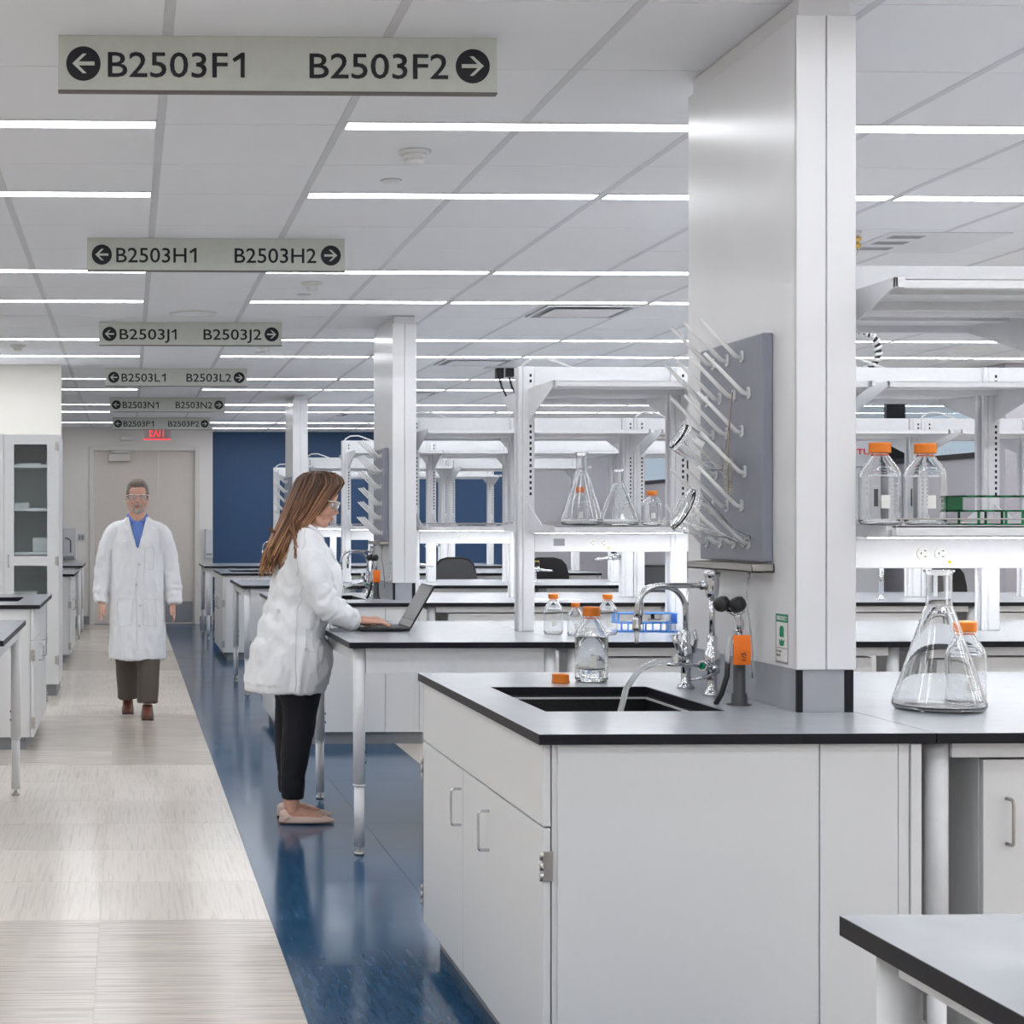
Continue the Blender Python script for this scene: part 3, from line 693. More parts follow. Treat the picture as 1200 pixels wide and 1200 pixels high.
# ------------------------------------------------------------------ shelving frames
def shelving(xs, k, label, right_end=True):
    yc = {1: 4.53, 2: 7.42, 3: 10.92, 4: 13.85, 5: 17.32, 6: 20.25}[k]; x0 = xs[0]; zb = CT
    t = thing('shelving_frame', label, 'shelving', (x0, yc, CT), 0, 'white metal shelving frames over the benches')
    L = xs[-1]-x0; ZT, ZS, ZL = 2.16-zb, 2.055-zb, 1.412-zb
    near = k <= 4
    for i, x in enumerate(xs):
        X = x-x0; p = MB()
        p.box(X-.030, X+.026, -.045, .045, 0, ZT, .006)
        for sy in (-1, 1): p.box(X-.050, X-.030, sy*.030-.012, sy*.030+.012, 0, ZT, .004)
        up = obj('upright', p, 'white_metal', t)
        q = MB(); z = .62+.02
        while z < ZT-.03:
            if not (ZS-.16 < z < ZS+.015): 
                for sy in (-1, 1): q.box(X+.001, X+.011, sy*.0456-.0004, sy*.0456+.0004, z, z+.0135)
            z += .0265
        tag(obj('slots', q, 'slot_dark', up), kind='stuff')
        for sy in (-1, 1):
            R = .49
            m = MB(); m.prism([(sy*.045, ZS), (sy*R, ZS), (sy*R, ZS-.026), (sy*(R-.03), ZS-.03), (sy*.045, ZS-.155)], X-.004, X+.002, 'x')
            m.box(X-.004, X+.022, sy*(R-.012), sy*R, ZS-.026, ZS, .001); obj('top_bracket', m, 'white_metal', t)
            m = MB(); m.prism([(sy*.045, ZL+.10), (sy*.045, ZL-.03), (sy*.44, ZL-.03), (sy*.44, ZL-.002), (sy*.27, ZL+.005)], X-.004, X+.002, 'x')
            obj('lower_bracket', m, 'white_metal', t)
    m = MB(); m.box(.028, L-.052, -.028, .028, ZS+.005, ZT, .003); obj('top_beam', m, 'white_metal', t)
    m = MB(); m.box(.028, L-.052, -.03, .03, ZL-.035, ZL+.0, .003); obj('lower_beam', m, 'white_metal', t)
    for sy in (-1, 1):
        a, c = sorted((sy*.05, sy*.478)); f = MB()
        f.box(.024, L-.01, a, c, ZS-.006, ZS-.002); f.box(.024, L-.01, sy*.466-.012, sy*.466+.012, ZS-.028, ZS-.002, .002); f.box(.024, L-.01, sy*.065-.012, sy*.065+.012, ZS-.03, ZS-.006); f.box(.024, L-.01, sy*.27-.03, sy*.27+.03, ZS-.018, ZS-.006)
        obj('top_shelf', f, 'white_metal', t)
        a, c = sorted((sy*.05, sy*.478)); f = MB()
        f.box(.004, L-.006, a, c, ZL-.006, ZL); f.box(.004, L-.006, sy*.466-.012, sy*.466+.012, ZL-.028, ZL, .002)
        sh = obj('lower_shelf', f, 'white_metal', t)
        r = MB(); r.tube([(.01, sy*.47, ZL+.016), (L-.02, sy*.47, ZL+.016)], .0022, 6)
        for q in [xs[0]+.02+j*(L-.06)/3-x0 for j in range(4)]: r.cyl((q, sy*.47, ZL), (q, sy*.47, ZL+.016), .002, n=6)
        obj('retaining_rail', r, 'steel', sh)
        # task light under the lower shelf
        m = MB(); m.box(.04, L-.06, sy*.24-.022, sy*.24+.022, ZL-.034, ZL-.012, .002); lt = obj('task_light', m, 'white_metal', t)
        obj('diffuser', MB().box(.05, L-.07, sy*.24-.017, sy*.24+.017, ZL-.0365, ZL-.0342), 'task_light', lt)
    m = MB(); zc0, zc1 = 1.288-zb, 1.372-zb; m.box(.028, L-.052, -.034, .034, zc0, zc1, .003); rc = obj('power_channel', m, 'white_metal', t)
    if near:
        n = 0
        for q in [j*.72+.30 for j in range(int((L-.1)/.72)+1)]:
            if q+.08 > L-.06: break
            for dx in (0, .052):
                c = MB(); c.cyl((q+dx, -.034, (zc0+zc1)/2), (q+dx, -.037, (zc0+zc1)/2), .0185, n=24); ou = obj('outlet', c, 'print_white', rc)
                # pins are part of the outlet face
            g = MB()
            for dx in (0, .052):
                zz = (zc0+zc1)/2; g.box(q+dx-.008, q+dx-.0055, -.0378, -.037, zz-.002, zz+.004); g.box(q+dx+.002, q+dx+.008, -.0378, -.037, zz+.007, zz+.0095); g.box(q+dx+.002, q+dx+.008, -.0378, -.037, zz-.0095, zz-.007)
            obj('pin_slots', g, 'slot_dark', rc)
            obj('yellow_mark', MB().cyl((q+.078, -.034, zc0+.018), (q+.078, -.0352, zc0+.018), .0045, n=10), 'yellow', rc)
        if k == 2: obj('data_port', MB().box(.118, .170, -.0365, -.034, zc0+.028, zc0+.062), 'trim_grey', rc)
    if k == 1: return t
    c = MB(); c.tube([(-.02, .02, ZT-.005), (-.015, .02, ZT+.015), (.03, .02, ZT+.042), (.10, .02, ZT+.045), (.17, .02, ZT+.02), (.23, .02, ZT-.003)], .006, 8); obj('cable_loop', c, 'white_plastic', t)
    return t
SH = {1: [([1.99, 2.70, 3.43], 'right of the nearest column'), ([3.51, 4.2, 4.88], 'at the far right')],
      2: [([1.885, 2.607, 3.30], 'just right of the laptop'), ([3.38, 4.10, 4.86], 'to the right of the nearest column')],
      3: [([1.99, 2.70, 3.48], 'left part'), ([3.56, 4.5, 5.50], 'middle part'), ([5.58, 6.3, 7.05], 'right part')],
      4: [([1.93, 2.68, 3.36], 'left part'), ([3.44, 4.3, 5.2], 'right part')],
      5: [([1.99, 2.70, 3.49], 'left part'), ([3.57, 4.25, 4.95], 'right part')],
      6: [([1.92, 2.65, 3.35], 'left part'), ([3.43, 4.05, 4.68], 'right part')]}
for k in SH:
    for xs, lab in SH[k]: shelving(xs, k, 'white slotted shelving frame on %s, %s' % (bench_name(k), lab))
# ------------------------------------------------------------------ glassware
def dense(P):
    out = [P[0]]
    for a, c in zip(P, P[1:]):
        L = math.hypot(c[0]-a[0], c[1]-a[1])
        if L > .008 and a[0] > 0:
            for f in (.0015/L, .5, 1-.0015/L): out.append((a[0]+(c[0]-a[0])*f, a[1]+(c[1]-a[1])*f))
        elif L > .008: f = 1-.0015/L; out.append((a[0]+(c[0]-a[0])*f, a[1]+(c[1]-a[1])*f))
        out.append(c)
    return out
def bottle_prof(h, r):
    t = .0022; nr = r*.36
    O = [(0, .004), (r*.8, 0), (r*.93, .002), (r, .010), (r, h*.60), (r*.985, h*.625), (r*.93, h*.66), (r*.84, h*.70), (nr*1.25, h*.835), (nr, h*.86), (nr, h*.96)]
    I = [(nr-t, h*.96), (nr-t, h*.86), (nr*1.25-t, h*.83), (r*.84-t, h*.695), (r*.93-t, h*.655), (r*.985-t, h*.62), (r-t, h*.59), (r-t, .014), (r*.88, .006), (0, .0075)]
    return dense(O+I)
def cap_mesh(mb, r, z0, z1, mt=None):
    mb.lathe([(r*.55, z0+.002), (r*.97, z0), (r, z0+.002)], 48, mt); mb.lathe([(r, z0+.002), (r, z1-.004)], 72, mt, star=-.025); mb.lathe([(r, z1-.004), (r*.96, z1), (0, z1)], 48, mt)
def bottle(label, loc, h, r, cap=True, group='glass bottles with orange caps', cat='bottle', fill=0, mt=None, prints=True):
    t = thing('media_bottle', label, cat, loc, 0, group)
    if mt: t.matrix_world = mt
    g = obj('glass_body', MB().lathe(bottle_prof(h, r), 40), 'glass', t)
    nr = r*.36
    if cap:
        m = MB(); cap_mesh(m, r*.53, h*.875, h); obj('screw_cap', m, 'orange_cap', t)
        m = MB(); m.lathe([(nr+.0006, h*.845), (nr+.004, h*.845), (nr+.004, h*.858), (nr+.0006, h*.858)], 32); obj('pouring_ring', m, 'orange_seal', t)
    else:
        m = MB(); 
        for q in (.89, .915, .94): m.tube([((nr+.0006)*cos(a), (nr+.0006)*sin(a), h*q) for a in [i*2*pi/24 for i in range(24)]], .0013, 6, closed=True)
        obj('thread', m, 'glass', g)
    if prints:
        m = MB(); R = r+.0003; q = MB()
        def patch(mb, a0, a1, z0, z1):
            n = 5; vs = [[mb.bm.verts.new((R*cos(a), R*sin(a), z)) for z in (z0, z1)] for a in [a0+(a1-a0)*i/n for i in range(n+1)]]
            for A, B in zip(vs, vs[1:]): mb.bm.faces.new((A[0], B[0], B[1], A[1]))
        patch(m, radians(-112), radians(-88), h*.20, h*.36); obj('writing_patch', m, 'print_white', g)
        for i in range(7): patch(q, radians(-72), radians(-64 if i % 2 else -58), h*(.14+.06*i), h*(.14+.06*i)+.0010)
        obj('graduations', q, 'print_white', g)
    if fill: 
        m = MB(); m.lathe([(0, .0078), (r*.86, .0078), (r-.0026, .016), (r-.0026, h*fill), (0, h*fill)], 36); obj('water', m, 'water', t)
    return t
def flask_prof(h, r, nr):
    t = .0022
    O = [(0, .005), (r*.78, 0), (r*.94, .003), (r, .014), (r*.985, .026), (nr*1.25, h*.70), (nr*1.03, h*.745), (nr, h*.79), (nr, h*.965), (nr*1.05, h*.98), (nr*1.22, h*.99), (nr*1.2, h), (nr*1.05, h)]
    I = [(nr-t, h*.97), (nr-t, h*.79), (nr*1.03-t, h*.74), (nr*1.25-t, h*.695), (r*.985-t, .027), (r-t*1.4, .016), (r*.90, .008), (0, .009)]
    return dense(O+I)
def flask(label, loc, h, r, nr, mt=None, spot=True):
    t = thing('erlenmeyer_flask', label, 'flask', loc, 0, 'conical glass flasks')
    if mt: t.matrix_world = mt
    g = obj('glass_body', MB().lathe(flask_prof(h, r, nr), 48), 'glass', t)
    if spot:
        q = MB(); 
        for i in range(5):
            z = h*(.14+.09*i); R = r*.985+(nr*1.25-r*.985)*(z-.026)/(h*.7-.026)+.0004
            vs = [[q.bm.verts.new((R*cos(a), R*sin(a), zz)) for zz in (z, z+.0011)] for a in [radians(-88+3.5*j) for j in range(5)]]
            for A, B in zip(vs, vs[1:]): q.bm.faces.new((A[0], B[0], B[1], A[1]))
        obj('graduations', q, 'print_white', g)
    return t
ZT_ = CT+.0004; ZS2 = 1.4124
flask('very large empty conical flask on the worktop right of the nearest column', (2.183, 4.20, ZT_), .377, .118, .0325)
bottle('orange-capped litre bottle just behind the very large flask', (2.315, 4.31, ZT_), .232, .052)
bottle('water-filled bottle with dark orange cap on the back rim of the nearest sink', (1.477, 5.00, ZT_), .238, .052, fill=.60)
bottle('orange-capped bottle on the woman\'s bench right against the white post', (1.951, 7.20, ZT_), .184, .043)
bottle('smallest orange-capped bottle, between two others on the woman\'s bench', (2.025, 7.10, ZT_), .148, .036)
bottle('orange-capped bottle on the woman\'s bench, half hidden by the water-filled bottle', (2.19, 7.16, ZT_), .184, .043)
bottle('left one of two large orange-capped bottles on the shelf right of the column', (1.993, 4.14, ZS2), .218, .0525)
bottle('right one of two large orange-capped bottles on the shelf right of the column', (2.115, 4.14, ZS2), .216, .0525)
flask('tall conical flask on the lower shelf over the woman\'s bench', (2.03, 7.02, ZS2), .327, .095, .024)
bottle('orange-capped bottle behind the tall conical flask on the shelf', (2.09, 7.26, ZS2), .178, .045)
flask('shorter conical flask on the shelf, right of the tall one', (2.228, 7.12, ZS2), .255, .092, .024)
bottle('orange-capped bottle on the shelf beside the drying rack', (2.350, 7.03, ZS2), .155, .045)
def orient(p, d):
    d = Vector(d).normalized(); q = Vector((0, 0, 1)).rotation_difference(d); return Matrix.Translation(p)@q.to_matrix().to_4x4()
bottle('uncapped glass bottle hung upside down on the drying rack', None and 0 or (0, 0, 0), .185, .043, cap=False, group='glassware drying on pegs', mt=orient((1.568, 4.47, 1.668), (.155, 0, -.10)), prints=True)
flask('conical flask hung upside down on the lowest pegs of the drying rack', (0, 0, 0), .207, .066, .017, mt=orient((1.552, 4.395, 1.460), (.186, 0, -.094)), spot=False)
# loose cap
t = thing('loose_cap', 'loose orange screw cap lying on the rim of the nearest sink', 'cap', (1.366, 4.955, ZT_), 0)
m = MB(); m.lathe([(.024, 0), (.027, 0), (.028, .003), (.0275, .006), (.026, .008)], 48); obj('skirt', m, 'orange_cap', t)
m = MB(); m.lathe([(.026, .008), (.026, .026)], 72, star=-.025).lathe([(.026, .026), (.025, .028), (.021, .028), (.020, .024), (0, .024)], 48); obj('ribbed_wall', m, 'orange_cap', t)
# brush on the rack
t = thing('bottle_brush', 'white-bristled bottle brush hanging by its wire loop on the drying rack', 'brush', (1.695, 4.42, 1.50), 0)
m = MB(); 
for i in range(520):
    z = random.uniform(0, .10); a = random.uniform(0, 2*pi); r = .014*(1 if z > .012 else .6+z*33)
    m.tube([(0, 0, z), (r*cos(a), r*sin(a), z+random.uniform(-.003, .003))], .0005, 3, cap=False)
tag(obj('bristles', m, 'bristle', t), kind='stuff')
m = MB(); m.tube([(0, 0, 0), (0, 0, .10), (.004, -.002, .20), (.010, -.004, .285), (.014, -.004, .292), (.014, .002, .288), (.006, .008, .20), (-.004, .014, .12), (-.010, .018, .065)], .0012, 6); obj('wire_loop', m, 'string', t)

# ------------------------------------------------------------------ tube racks
def tube_rack(label, loc, L, W, H, color, nx, ny):
    t = thing('test_tube_rack', label, 'tube rack', loc, 0)
    def grid(z0, z1, holes=True):
        m = MB(); dx = L/nx; dy = W/ny; e = .24
        if not holes: m.box(0, L, 0, W, z0, z1); return m
        for i in range(nx+1): m.box(max(0, i*dx-dx*e), min(L, i*dx+dx*e), 0, W, z0, z1)
        for j in range(ny+1): m.box(0, L, max(0, j*dy-dy*e), min(W, j*dy+dy*e), z0, z1)
        return m
    obj('top_grid', grid(H-.004, H), color, t); obj('middle_grid', grid(H*.48-.002, H*.48+.002), color, t); obj('base_plate', grid(0, .004), color, t)
    for x in (0, L-.003): obj('end_plate', MB().box(x, x+.003, .006, W-.006, H*.48, H), color, t)
    m = MB()
    for x in (L*.16, L*.42, L*.58, L*.84):
        for y in (.004, W-.007): m.box(x-.003, x+.003, y, y+.003, .004, H*.48)
    obj('posts', m, color, t)
    return t
tube_rack('bright blue test tube rack on the woman\'s bench behind the faucet', (2.287, 7.30, ZT_), .275, .11, .088, 'rack_blue', 10, 4)
tube_rack('green test tube rack on the shelf at the right edge of the photo', (2.195, 4.10, ZS2), .28, .11, .078, 'rack_green', 6, 3)
# small rack with red caps far behind
t = thing('cap_rack', 'small clear rack of dark red caps on the shelf behind the woman\'s face', 'tube rack', (2.12, 13.45, ZS2), 0)
obj('tray', MB().box(0, .30, 0, .12, 0, .06, .004), 'acrylic', t)
m = MB(); g = MB()
for i in range(9):
    for j in range(3):
        (m if (i+j) % 3 else g).cyl((.02+i*.032, .02+j*.04, .06), (.02+i*.032, .02+j*.04, .09+.02*((i*j) % 2)), .011, n=8)
tag(obj('red_caps', m, 'red', t), kind='stuff'); tag(obj('green_caps', g, 'rack_green', t), kind='stuff')

# ------------------------------------------------------------------ laptop
t = thing('laptop', 'open black laptop the woman is typing on', 'laptop', (1.085, 7.355, ZT_), 0)
obj('base', MB().box(0, .235, 0, .325, .003, .016, .003), 'laptop_black', t)
k = MB()
for r in range(5):
    for c in range(13): k.box(.10+r*.0195, .1165+r*.0195, .02+c*.022, .0395+c*.022, .016, .0178)
tag(obj('keys', k, 'plastic_black', t), kind='stuff')
obj('touchpad', MB().box(.02, .08, .11, .215, .0158, .0166), 'laptop_screen', t)
sc = MB().box(-.004, .003, 0, .325, 0, .232, .002); sn = obj('screen_lid', sc, 'laptop_black', t, (.236, 0, .014), (0, radians(30), 0))
obj('display', MB().box(-.0050, -.004, .008, .317, .042, .224), 'laptop_screen', sn)
obj('lower_bezel', MB().box(-.0048, -.004, .006, .319, .006, .040), 'laptop_bezel', sn)
obj('webcam', MB().cyl((-.0050, .16, .228), (-.0056, .16, .228), .003, n=10), 'chrome', sn)

tag(obj('paper_sheet', MB().box(0, .30, 0, .20, 0, .0012), 'paper', None, (2.75, 10.45, ZT_), (0, 0, .2)), 'pale green paper lying on the bench beyond the orange-capped bottles', 'paper')

# ------------------------------------------------------------------ lab stools
def stool(label, x, y, rz, m1='chair_fabric'):
    t = thing('lab_stool', label, 'chair', (x, y, 0), rz, 'grey-black lab stools behind the benches')
    b = MB(); n = 10
    prof = [(-.21, .70), (-.225, .78), (-.215, .92), (-.19, 1.02), (-.15, 1.065), (-.08, 1.085), (.08, 1.085), (.15, 1.065), (.19, 1.02), (.215, .92), (.225, .78), (.21, .70)]
    b.prism(prof, .20, .235, 'y'); bmesh.ops.bevel(b.bm, geom=list(b.bm.edges), offset=.008, segments=2, affect='EDGES')
    bk = obj('backrest', b, m1, t)
    rim = MB(); rim.tube([(p[0], .218, p[1]) for p in prof], .013, 8); obj('backrest_rim', rim, 'rubber_black', bk)
    s = MB(); s.box(-.23, .23, -.22, .20, .60, .665, .03); obj('seat', s, m1, t)
    obj('back_stay', MB().tube([(0, .15, .60), (0, .25, .62), (0, .26, .72), (0, .245, .86)], .016, 8), 'plastic_black', t)
    obj('gas_lift', MB().cyl((0, 0, .12), (0, 0, .60), .025), 'plastic_black', t)
    fr = MB(); fr.tube([(.2*cos(a), .2*sin(a), .30) for a in [i*2*pi/28 for i in range(28)]], .009, 8, closed=True)
    for a in (0, 2.1, 4.2): fr.tube([(0, 0, .30), (.2*cos(a), .2*sin(a), .30)], .007, 6)
    obj('foot_ring', fr, 'chrome', t)
    for i in range(5):
        a = i*2*pi/5+.3; l = obj('base_arm', MB().tube([(0, 0, .12), (.14*cos(a), .14*sin(a), .10), (.29*cos(a), .29*sin(a), .075)], [.022, .018, .014], 8), 'plastic_black', t)
        obj('caster', MB().cyl((.29*cos(a)-.02*sin(a), .29*sin(a)+.02*cos(a), .028), (.29*cos(a)+.02*sin(a), .29*sin(a)-.02*cos(a), .028), .028, n=14), 'rubber_black', l)
    return t
stool('grey mesh-backed stool seen between the white posts just left of the big post', 3.30, 15.55, .1)
stool('dark stool partly hidden behind the chrome valve right of the big white post', 4.15, 15.45, -.1, 'plastic_black')
stool('grey mesh-backed stool behind the chrome faucets near the column', 4.25, 12.40, .05)
stool('black stool at the right edge of the photo below the glowing panel', 6.62, 12.45, .1, 'plastic_black')

# ------------------------------------------------------------------ gas valves on posts and benches
def turret(label, x, y, z, rz=0, col='plastic_black', dot=False, foot=False):
    t = thing('gas_valve', label, 'gas valve', (x, y, z), rz, 'chrome laboratory gas valves')
    m = MB(); m.cyl((0, 0, 0), (.045, 0, 0), .018, n=16); m.sphere((.045, 0, 0), .022); m.tube([(.045, 0, 0), (.09, 0, -.006), (.12, 0, -.01), (.15, 0, -.012), (.175, 0, -.014)], [.013, .012, .0085, .010, .003], 10); m.tube([(.045, 0, 0), (.075, .03, -.004), (.10, .055, -.008)], [.012, .009, .006], 10); m.cyl((.045, 0, 0), (.045, 0, .035), .012, n=12); m.cyl((.02, .012, 0), (.02, .012, .035), .012, n=12)
    if foot: m.cyl((.02, 0, -z+CT+.0003), (.02, 0, 0), .014, n=14); m.cyl((.02, 0, -z+CT+.0003), (.02, 0, -z+CT+.012), .028, n=16)
    obj('valve_body', m, 'chrome', t)
    for px, py in ((.045, 0), (.02, .012)) if foot else ((.045, 0),):
        kb = obj('knob', MB().lathe([(0, .03), (.017, .03), (.018, .05), (.015, .068), (0, .068)], 16, Matrix.Translation((px, py-.008 if px < .03 else py, 0)), star=.06), col, t)
        obj('knob_dot', MB().cyl((px, py-.008 if px < .03 else py, .068), (px, py-.008 if px < .03 else py, .073), .013, n=12), 'yellow' if dot else 'rubber_black', kb)
    return t
turret('chrome gas valve with yellow-topped black knobs right of the big white post', 3.55, 13.78, 1.03, -.2, dot=True, foot=True)
turret('chrome gas valve jutting left from a far post, over the grey stool', 3.427, 10.92, 1.19, pi)
turret('pale chrome gas valve jutting left from the far post beyond the middle column', 3.437, 17.32, 1.196, pi)
turret('chrome gas valve seen at the right border of the nearest column', 5.02, 10.45, 1.19, pi/2-1.9, foot=True)
turret('small gas valve with yellow knob top behind the woman\'s faucet', 2.03, 11.3, 1.135, -.1, dot=True, foot=True)

# ------------------------------------------------------------------ freezer at the right
t = thing('upright_freezer', 'tall white freezer seen past the right border of the nearest column', 'freezer', (6.56, 15.3, 0), 0)
obj('cabinet_body', MB().box(0, .82, .02, .80, .06, 2.27, .01), 'freezer_white', t); obj('plinth', MB().box(.03, .79, .05, .77, 0, .06), 'plastic_black', t)
d = obj('door', MB().box(.0, .50, -.03, .018, .10, 1.98, .008), 'freezer_white', t); obj('door', MB().box(.508, .82, -.03, .018, .10, 1.98, .008), 'freezer_white', t)
hp = obj('header_panel', MB().box(0, .82, -.03, .018, 1.99, 2.27, .006), 'freezer_white', t)
lb = obj('name_plate', MB().box(.33, .805, -.034, -.03, 2.10, 2.175), 'bezel' if 'bezel' in M else 'grid_grey', t)
text('lettering', 'VENTURI', .43, .055, 'red', lb, (.355, -.0345, 2.11), bold=.02)
c = obj('control_panel', MB().box(.60, .76, -.042, -.03, 1.50, 1.80, .004), 'grid_grey', t); obj('display', MB().box(.62, .74, -.044, -.042, 1.60, 1.77), 'screen_off', c)
c = obj('lower_panel', MB().box(.60, .80, -.042, -.03, 1.20, 1.42, .004), 'screen_off', t); obj('blue_readout', MB().box(.64, .74, -.044, -.042, 1.36, 1.385), 'screen_blue', c)

# ------------------------------------------------------------------ back wall fittings
t = thing('exit_sign', 'lit red EXIT sign hanging in front of the double door', 'exit sign', (.40, 21.6, 2.585), 0)
obj('sign_plate', MB().box(-.18, .18, -.004, .004, .02, .225, .002), 'exit_face', t); obj('edge_strip', MB().box(-.18, .18, -.006, .006, 0, .02), 'exit_red', t)
text('lettering', 'EXIT', .22, .15, 'exit_red', t, (-.105, -.006, .045), bold=.008)
obj('ceiling_mount', MB().box(-.12, .12, -.03, .03, .213, .2375, .003), 'white_plastic', t)
t = thing('emergency_light', 'small white emergency light on the wall above the double door', 'light', (-.01, YD-.06, 2.63), 0)
obj('housing', MB().box(-.095, .095, 0, .06, 0, .06, .012), 'white_plastic', t); obj('lens', MB().box(-.08, .08, -.004, 0, .01, .03, .001), 'print_white', t)
t = thing('light_switch', 'grey double wall switch left of the double door', 'switch', (-.67, YD-.008, 1.19), 0)
obj('plate', MB().box(-.055, .055, 0, .008, 0, .11, .002), 'grid_grey', t)
for x in (-.035, .005): obj('rocker', MB().box(x, x+.03, -.004, 0, .02, .09, .001), 'trim_grey', t)
t = thing('wall_dispenser', 'tall grey wall unit with black arm left of the double door', 'wall unit', (-.83, YD-.10, .93), 0)
obj('housing', MB().box(-.09, .09, 0, .10, 0, .45, .006), 'grid_grey', t)
obj('tray', MB().box(-.09, .07, -.05, 0, .0, .05, .003), 'trim_grey', t)
obj('black_arm', MB().tube([(-.06, -.02, .31), (-.01, -.03, .295), (.015, -.03, .27), (.015, -.03, .10)], .008, 8), 'rubber_black', t)
t = thing('towel_dispenser', 'narrow grey dispenser on the wall corner beside the blue wall', 'wall unit', (1.155, YD-.10, .95), 0)
obj('housing', MB().box(-.05, .055, 0, .10, 0, .42, .01), 'grid_grey', t); obj('slot', MB().box(-.04, .045, -.002, 0, .04, .07), 'trim_grey', t)

# ------------------------------------------------------------------ ceiling fittings
def detector(label, x, y):
    t = thing('smoke_detector', label, 'smoke detector', (x, y, CZ), 0, 'white smoke detectors')
    obj('base', MB().lathe([(0, 0), (.062, 0), (.062, -.008), (.055, -.014), (0, -.014)], 28), 'white_plastic', t)
    m = MB(); m.lathe([(0, -.014), (.046, -.014), (.044, -.022), (.030, -.024), (.030, -.034), (.036, -.036), (.030, -.046), (0, -.050)], 28); obj('head', m, 'white_plastic', t)
for i, (x, y, l) in enumerate(((1.08, 5.93, 'white smoke detector nearest the viewer, right of the first sign'), (1.07, 9.15, 'white smoke detector right of the second sign'), (1.07, 12.35, 'white smoke detector right of the third sign'), (-.86, 12.37, 'white smoke detector left of the third sign'), (1.07, 18.7, 'white smoke detector beside the sixth sign'))): detector(l, x, y)
def sprinkler(label, x, y):
    t = thing('sprinkler_cover', label, 'sprinkler', (x, y, CZ), 0, 'round flush sprinkler covers'); obj('cover', MB().lathe([(0, -.007), (.036, -.006), (.040, -.003), (.040, 0), (0, 0)], 28), 'white_metal', t)
    obj('gap_ring', MB().lathe([(.040, -.001), (.043, -.001), (.043, 0), (.040, 0)], 28), 'trim_grey', t)
for i in range(5): sprinkler('flat round sprinkler cover in the ceiling beside the %s sign from the front' % ORD[i], 1.075, 6.43+3.2*i)
t = thing('ceiling_speaker', 'round white ceiling speaker just before the third sign', 'speaker', (.434, 10.5, CZ), 0)
m = MB(); m.lathe([(0, -.003), (.13, -.004)], 32); obj('grille', m, 'ceiling_tile', t); obj('rim', MB().lathe([(.13, -.004), (.135, -.008), (.155, -.006), (.16, 0), (.13, 0)], 32), 'white_plastic', t)
def vent(label, x, y, slots=False):
    t = thing('ceiling_vent', label, 'air vent', (x, y, CZ), 0, 'air vents in the ceiling')
    W = GP-.04
    if slots:
        obj('vent_tile', MB().box(0, W, 0, .56, -.004, -.0005), 'white_metal', t)
        for i in range(3):
            m = MB(); m.box(.05, .21, .08+.16*i, .15+.16*i, -.0055, -.004); obj('slot', m, 'trim_grey', t)
    else:
        obj('backing', MB().box(0, W, 0, .56, -.004, -.0005), 'trim_grey', t)
        m = MB(); m.box(0, W, 0, .02, -.012, -.0005).box(0, W, .54, .56, -.012, -.0005).box(0, .02, .02, .54, -.012, -.0005).box(W-.02, W, .02, .54, -.012, -.0005); obj('frame', m, 'white_metal', t)
        m = MB(); m.box(.07, W-.07, .10, .46, -.018, -.012, .003).box(.1, W-.1, .14, .42, -.012, -.004); obj('face_plate', m, 'white_metal', t)
for i, y in enumerate((10.02, 13.22, 16.42, 19.62)): vent('square air vent in the ceiling, %s from the front above the shelving' % ORD[i], GX+4*GP+.02, y)
vent('ceiling tile with three dark air slots at upper right', GX+5*GP+.37, 7.50, True)
# pendant gas connector, power drop, cables
t = thing('pendant_connector', 'brass and steel connector hanging from the ceiling right of the nearest column', 'connector', (3.49, 7.50, CZ), 0)
obj('collar', MB().lathe([(0, 0), (.03, 0), (.028, -.02), (.018, -.03), (0, -.03)], 20), 'white_plastic', t)
obj('brass_rings', MB().lathe([(0, -.03), (.03, -.03), (.03, -.042), (.018, -.044), (.022, -.06), (.028, -.062), (.026, -.078), (0, -.08)], 20), 'brass', t)
obj('tip', MB().lathe([(0, -.08), (.012, -.08), (.012, -.11), (.006, -.12), (.003, -.15), (0, -.15)], 16), 'steel', t)
t = thing('power_drop', 'pair of black plugs hanging from the ceiling with curly cords left of the big post', 'power outlet', (3.38, 14.0, CZ), 0)
obj('ceiling_plate', MB().box(-.20, .16, -.06, .06, -.008, 0, .002), 'grid_grey', t)
for i, x in enumerate((-.07, .02)):
    p = obj('plug', MB().box(x-.035, x+.035, -.035, .035, -.098+.012*i, -.008, .008), 'plastic_black', t)
    obj('cord', MB().tube([(x, 0, -.09), (x+.02, 0, -.17), (x+.06, 0, -.25), (x+.08, 0, -.31)], .009, 8), 'rubber_black', p)
    m = MB(); m.tube([(x+.08+.018*cos(a*2.2), .018*sin(a*2.2), -.31-a*.011) for a in range(32)], .006, 6); obj('coiled_cord', m, 'white_plastic', p)
def spiral(label, x, y, pts):
    t = thing('spiral_wrapped_cable', label, 'cable', (x, y, 0), 0); obj('inner_cable', MB().tube(pts, .014, 10), 'rubber_black', t)
    m = MB(); P = [Vector(p) for p in pts]; out = []; N = 150
    for i in range(N):
        f = i/(N-1)*(len(P)-1); k = min(int(f), len(P)-2); p = P[k].lerp(P[k+1], f-k); d = (P[k+1]-P[k]).normalized(); a = d.orthogonal().normalized(); c = d.cross(a); an = i*.62
        out.append(p+(a*cos(an)+c*sin(an))*.014)
    m.tube(out, .0085, 5); obj('spiral_wrap', m, 'white_plastic', t)
spiral('black cable in white spiral wrap looping beside the nearest column', 3.57, 7.45, [(-.08+.09*cos(a), .0, 2.245+.095*sin(a)) for a in [pi*.75-i*pi*1.5/16 for i in range(17)]])
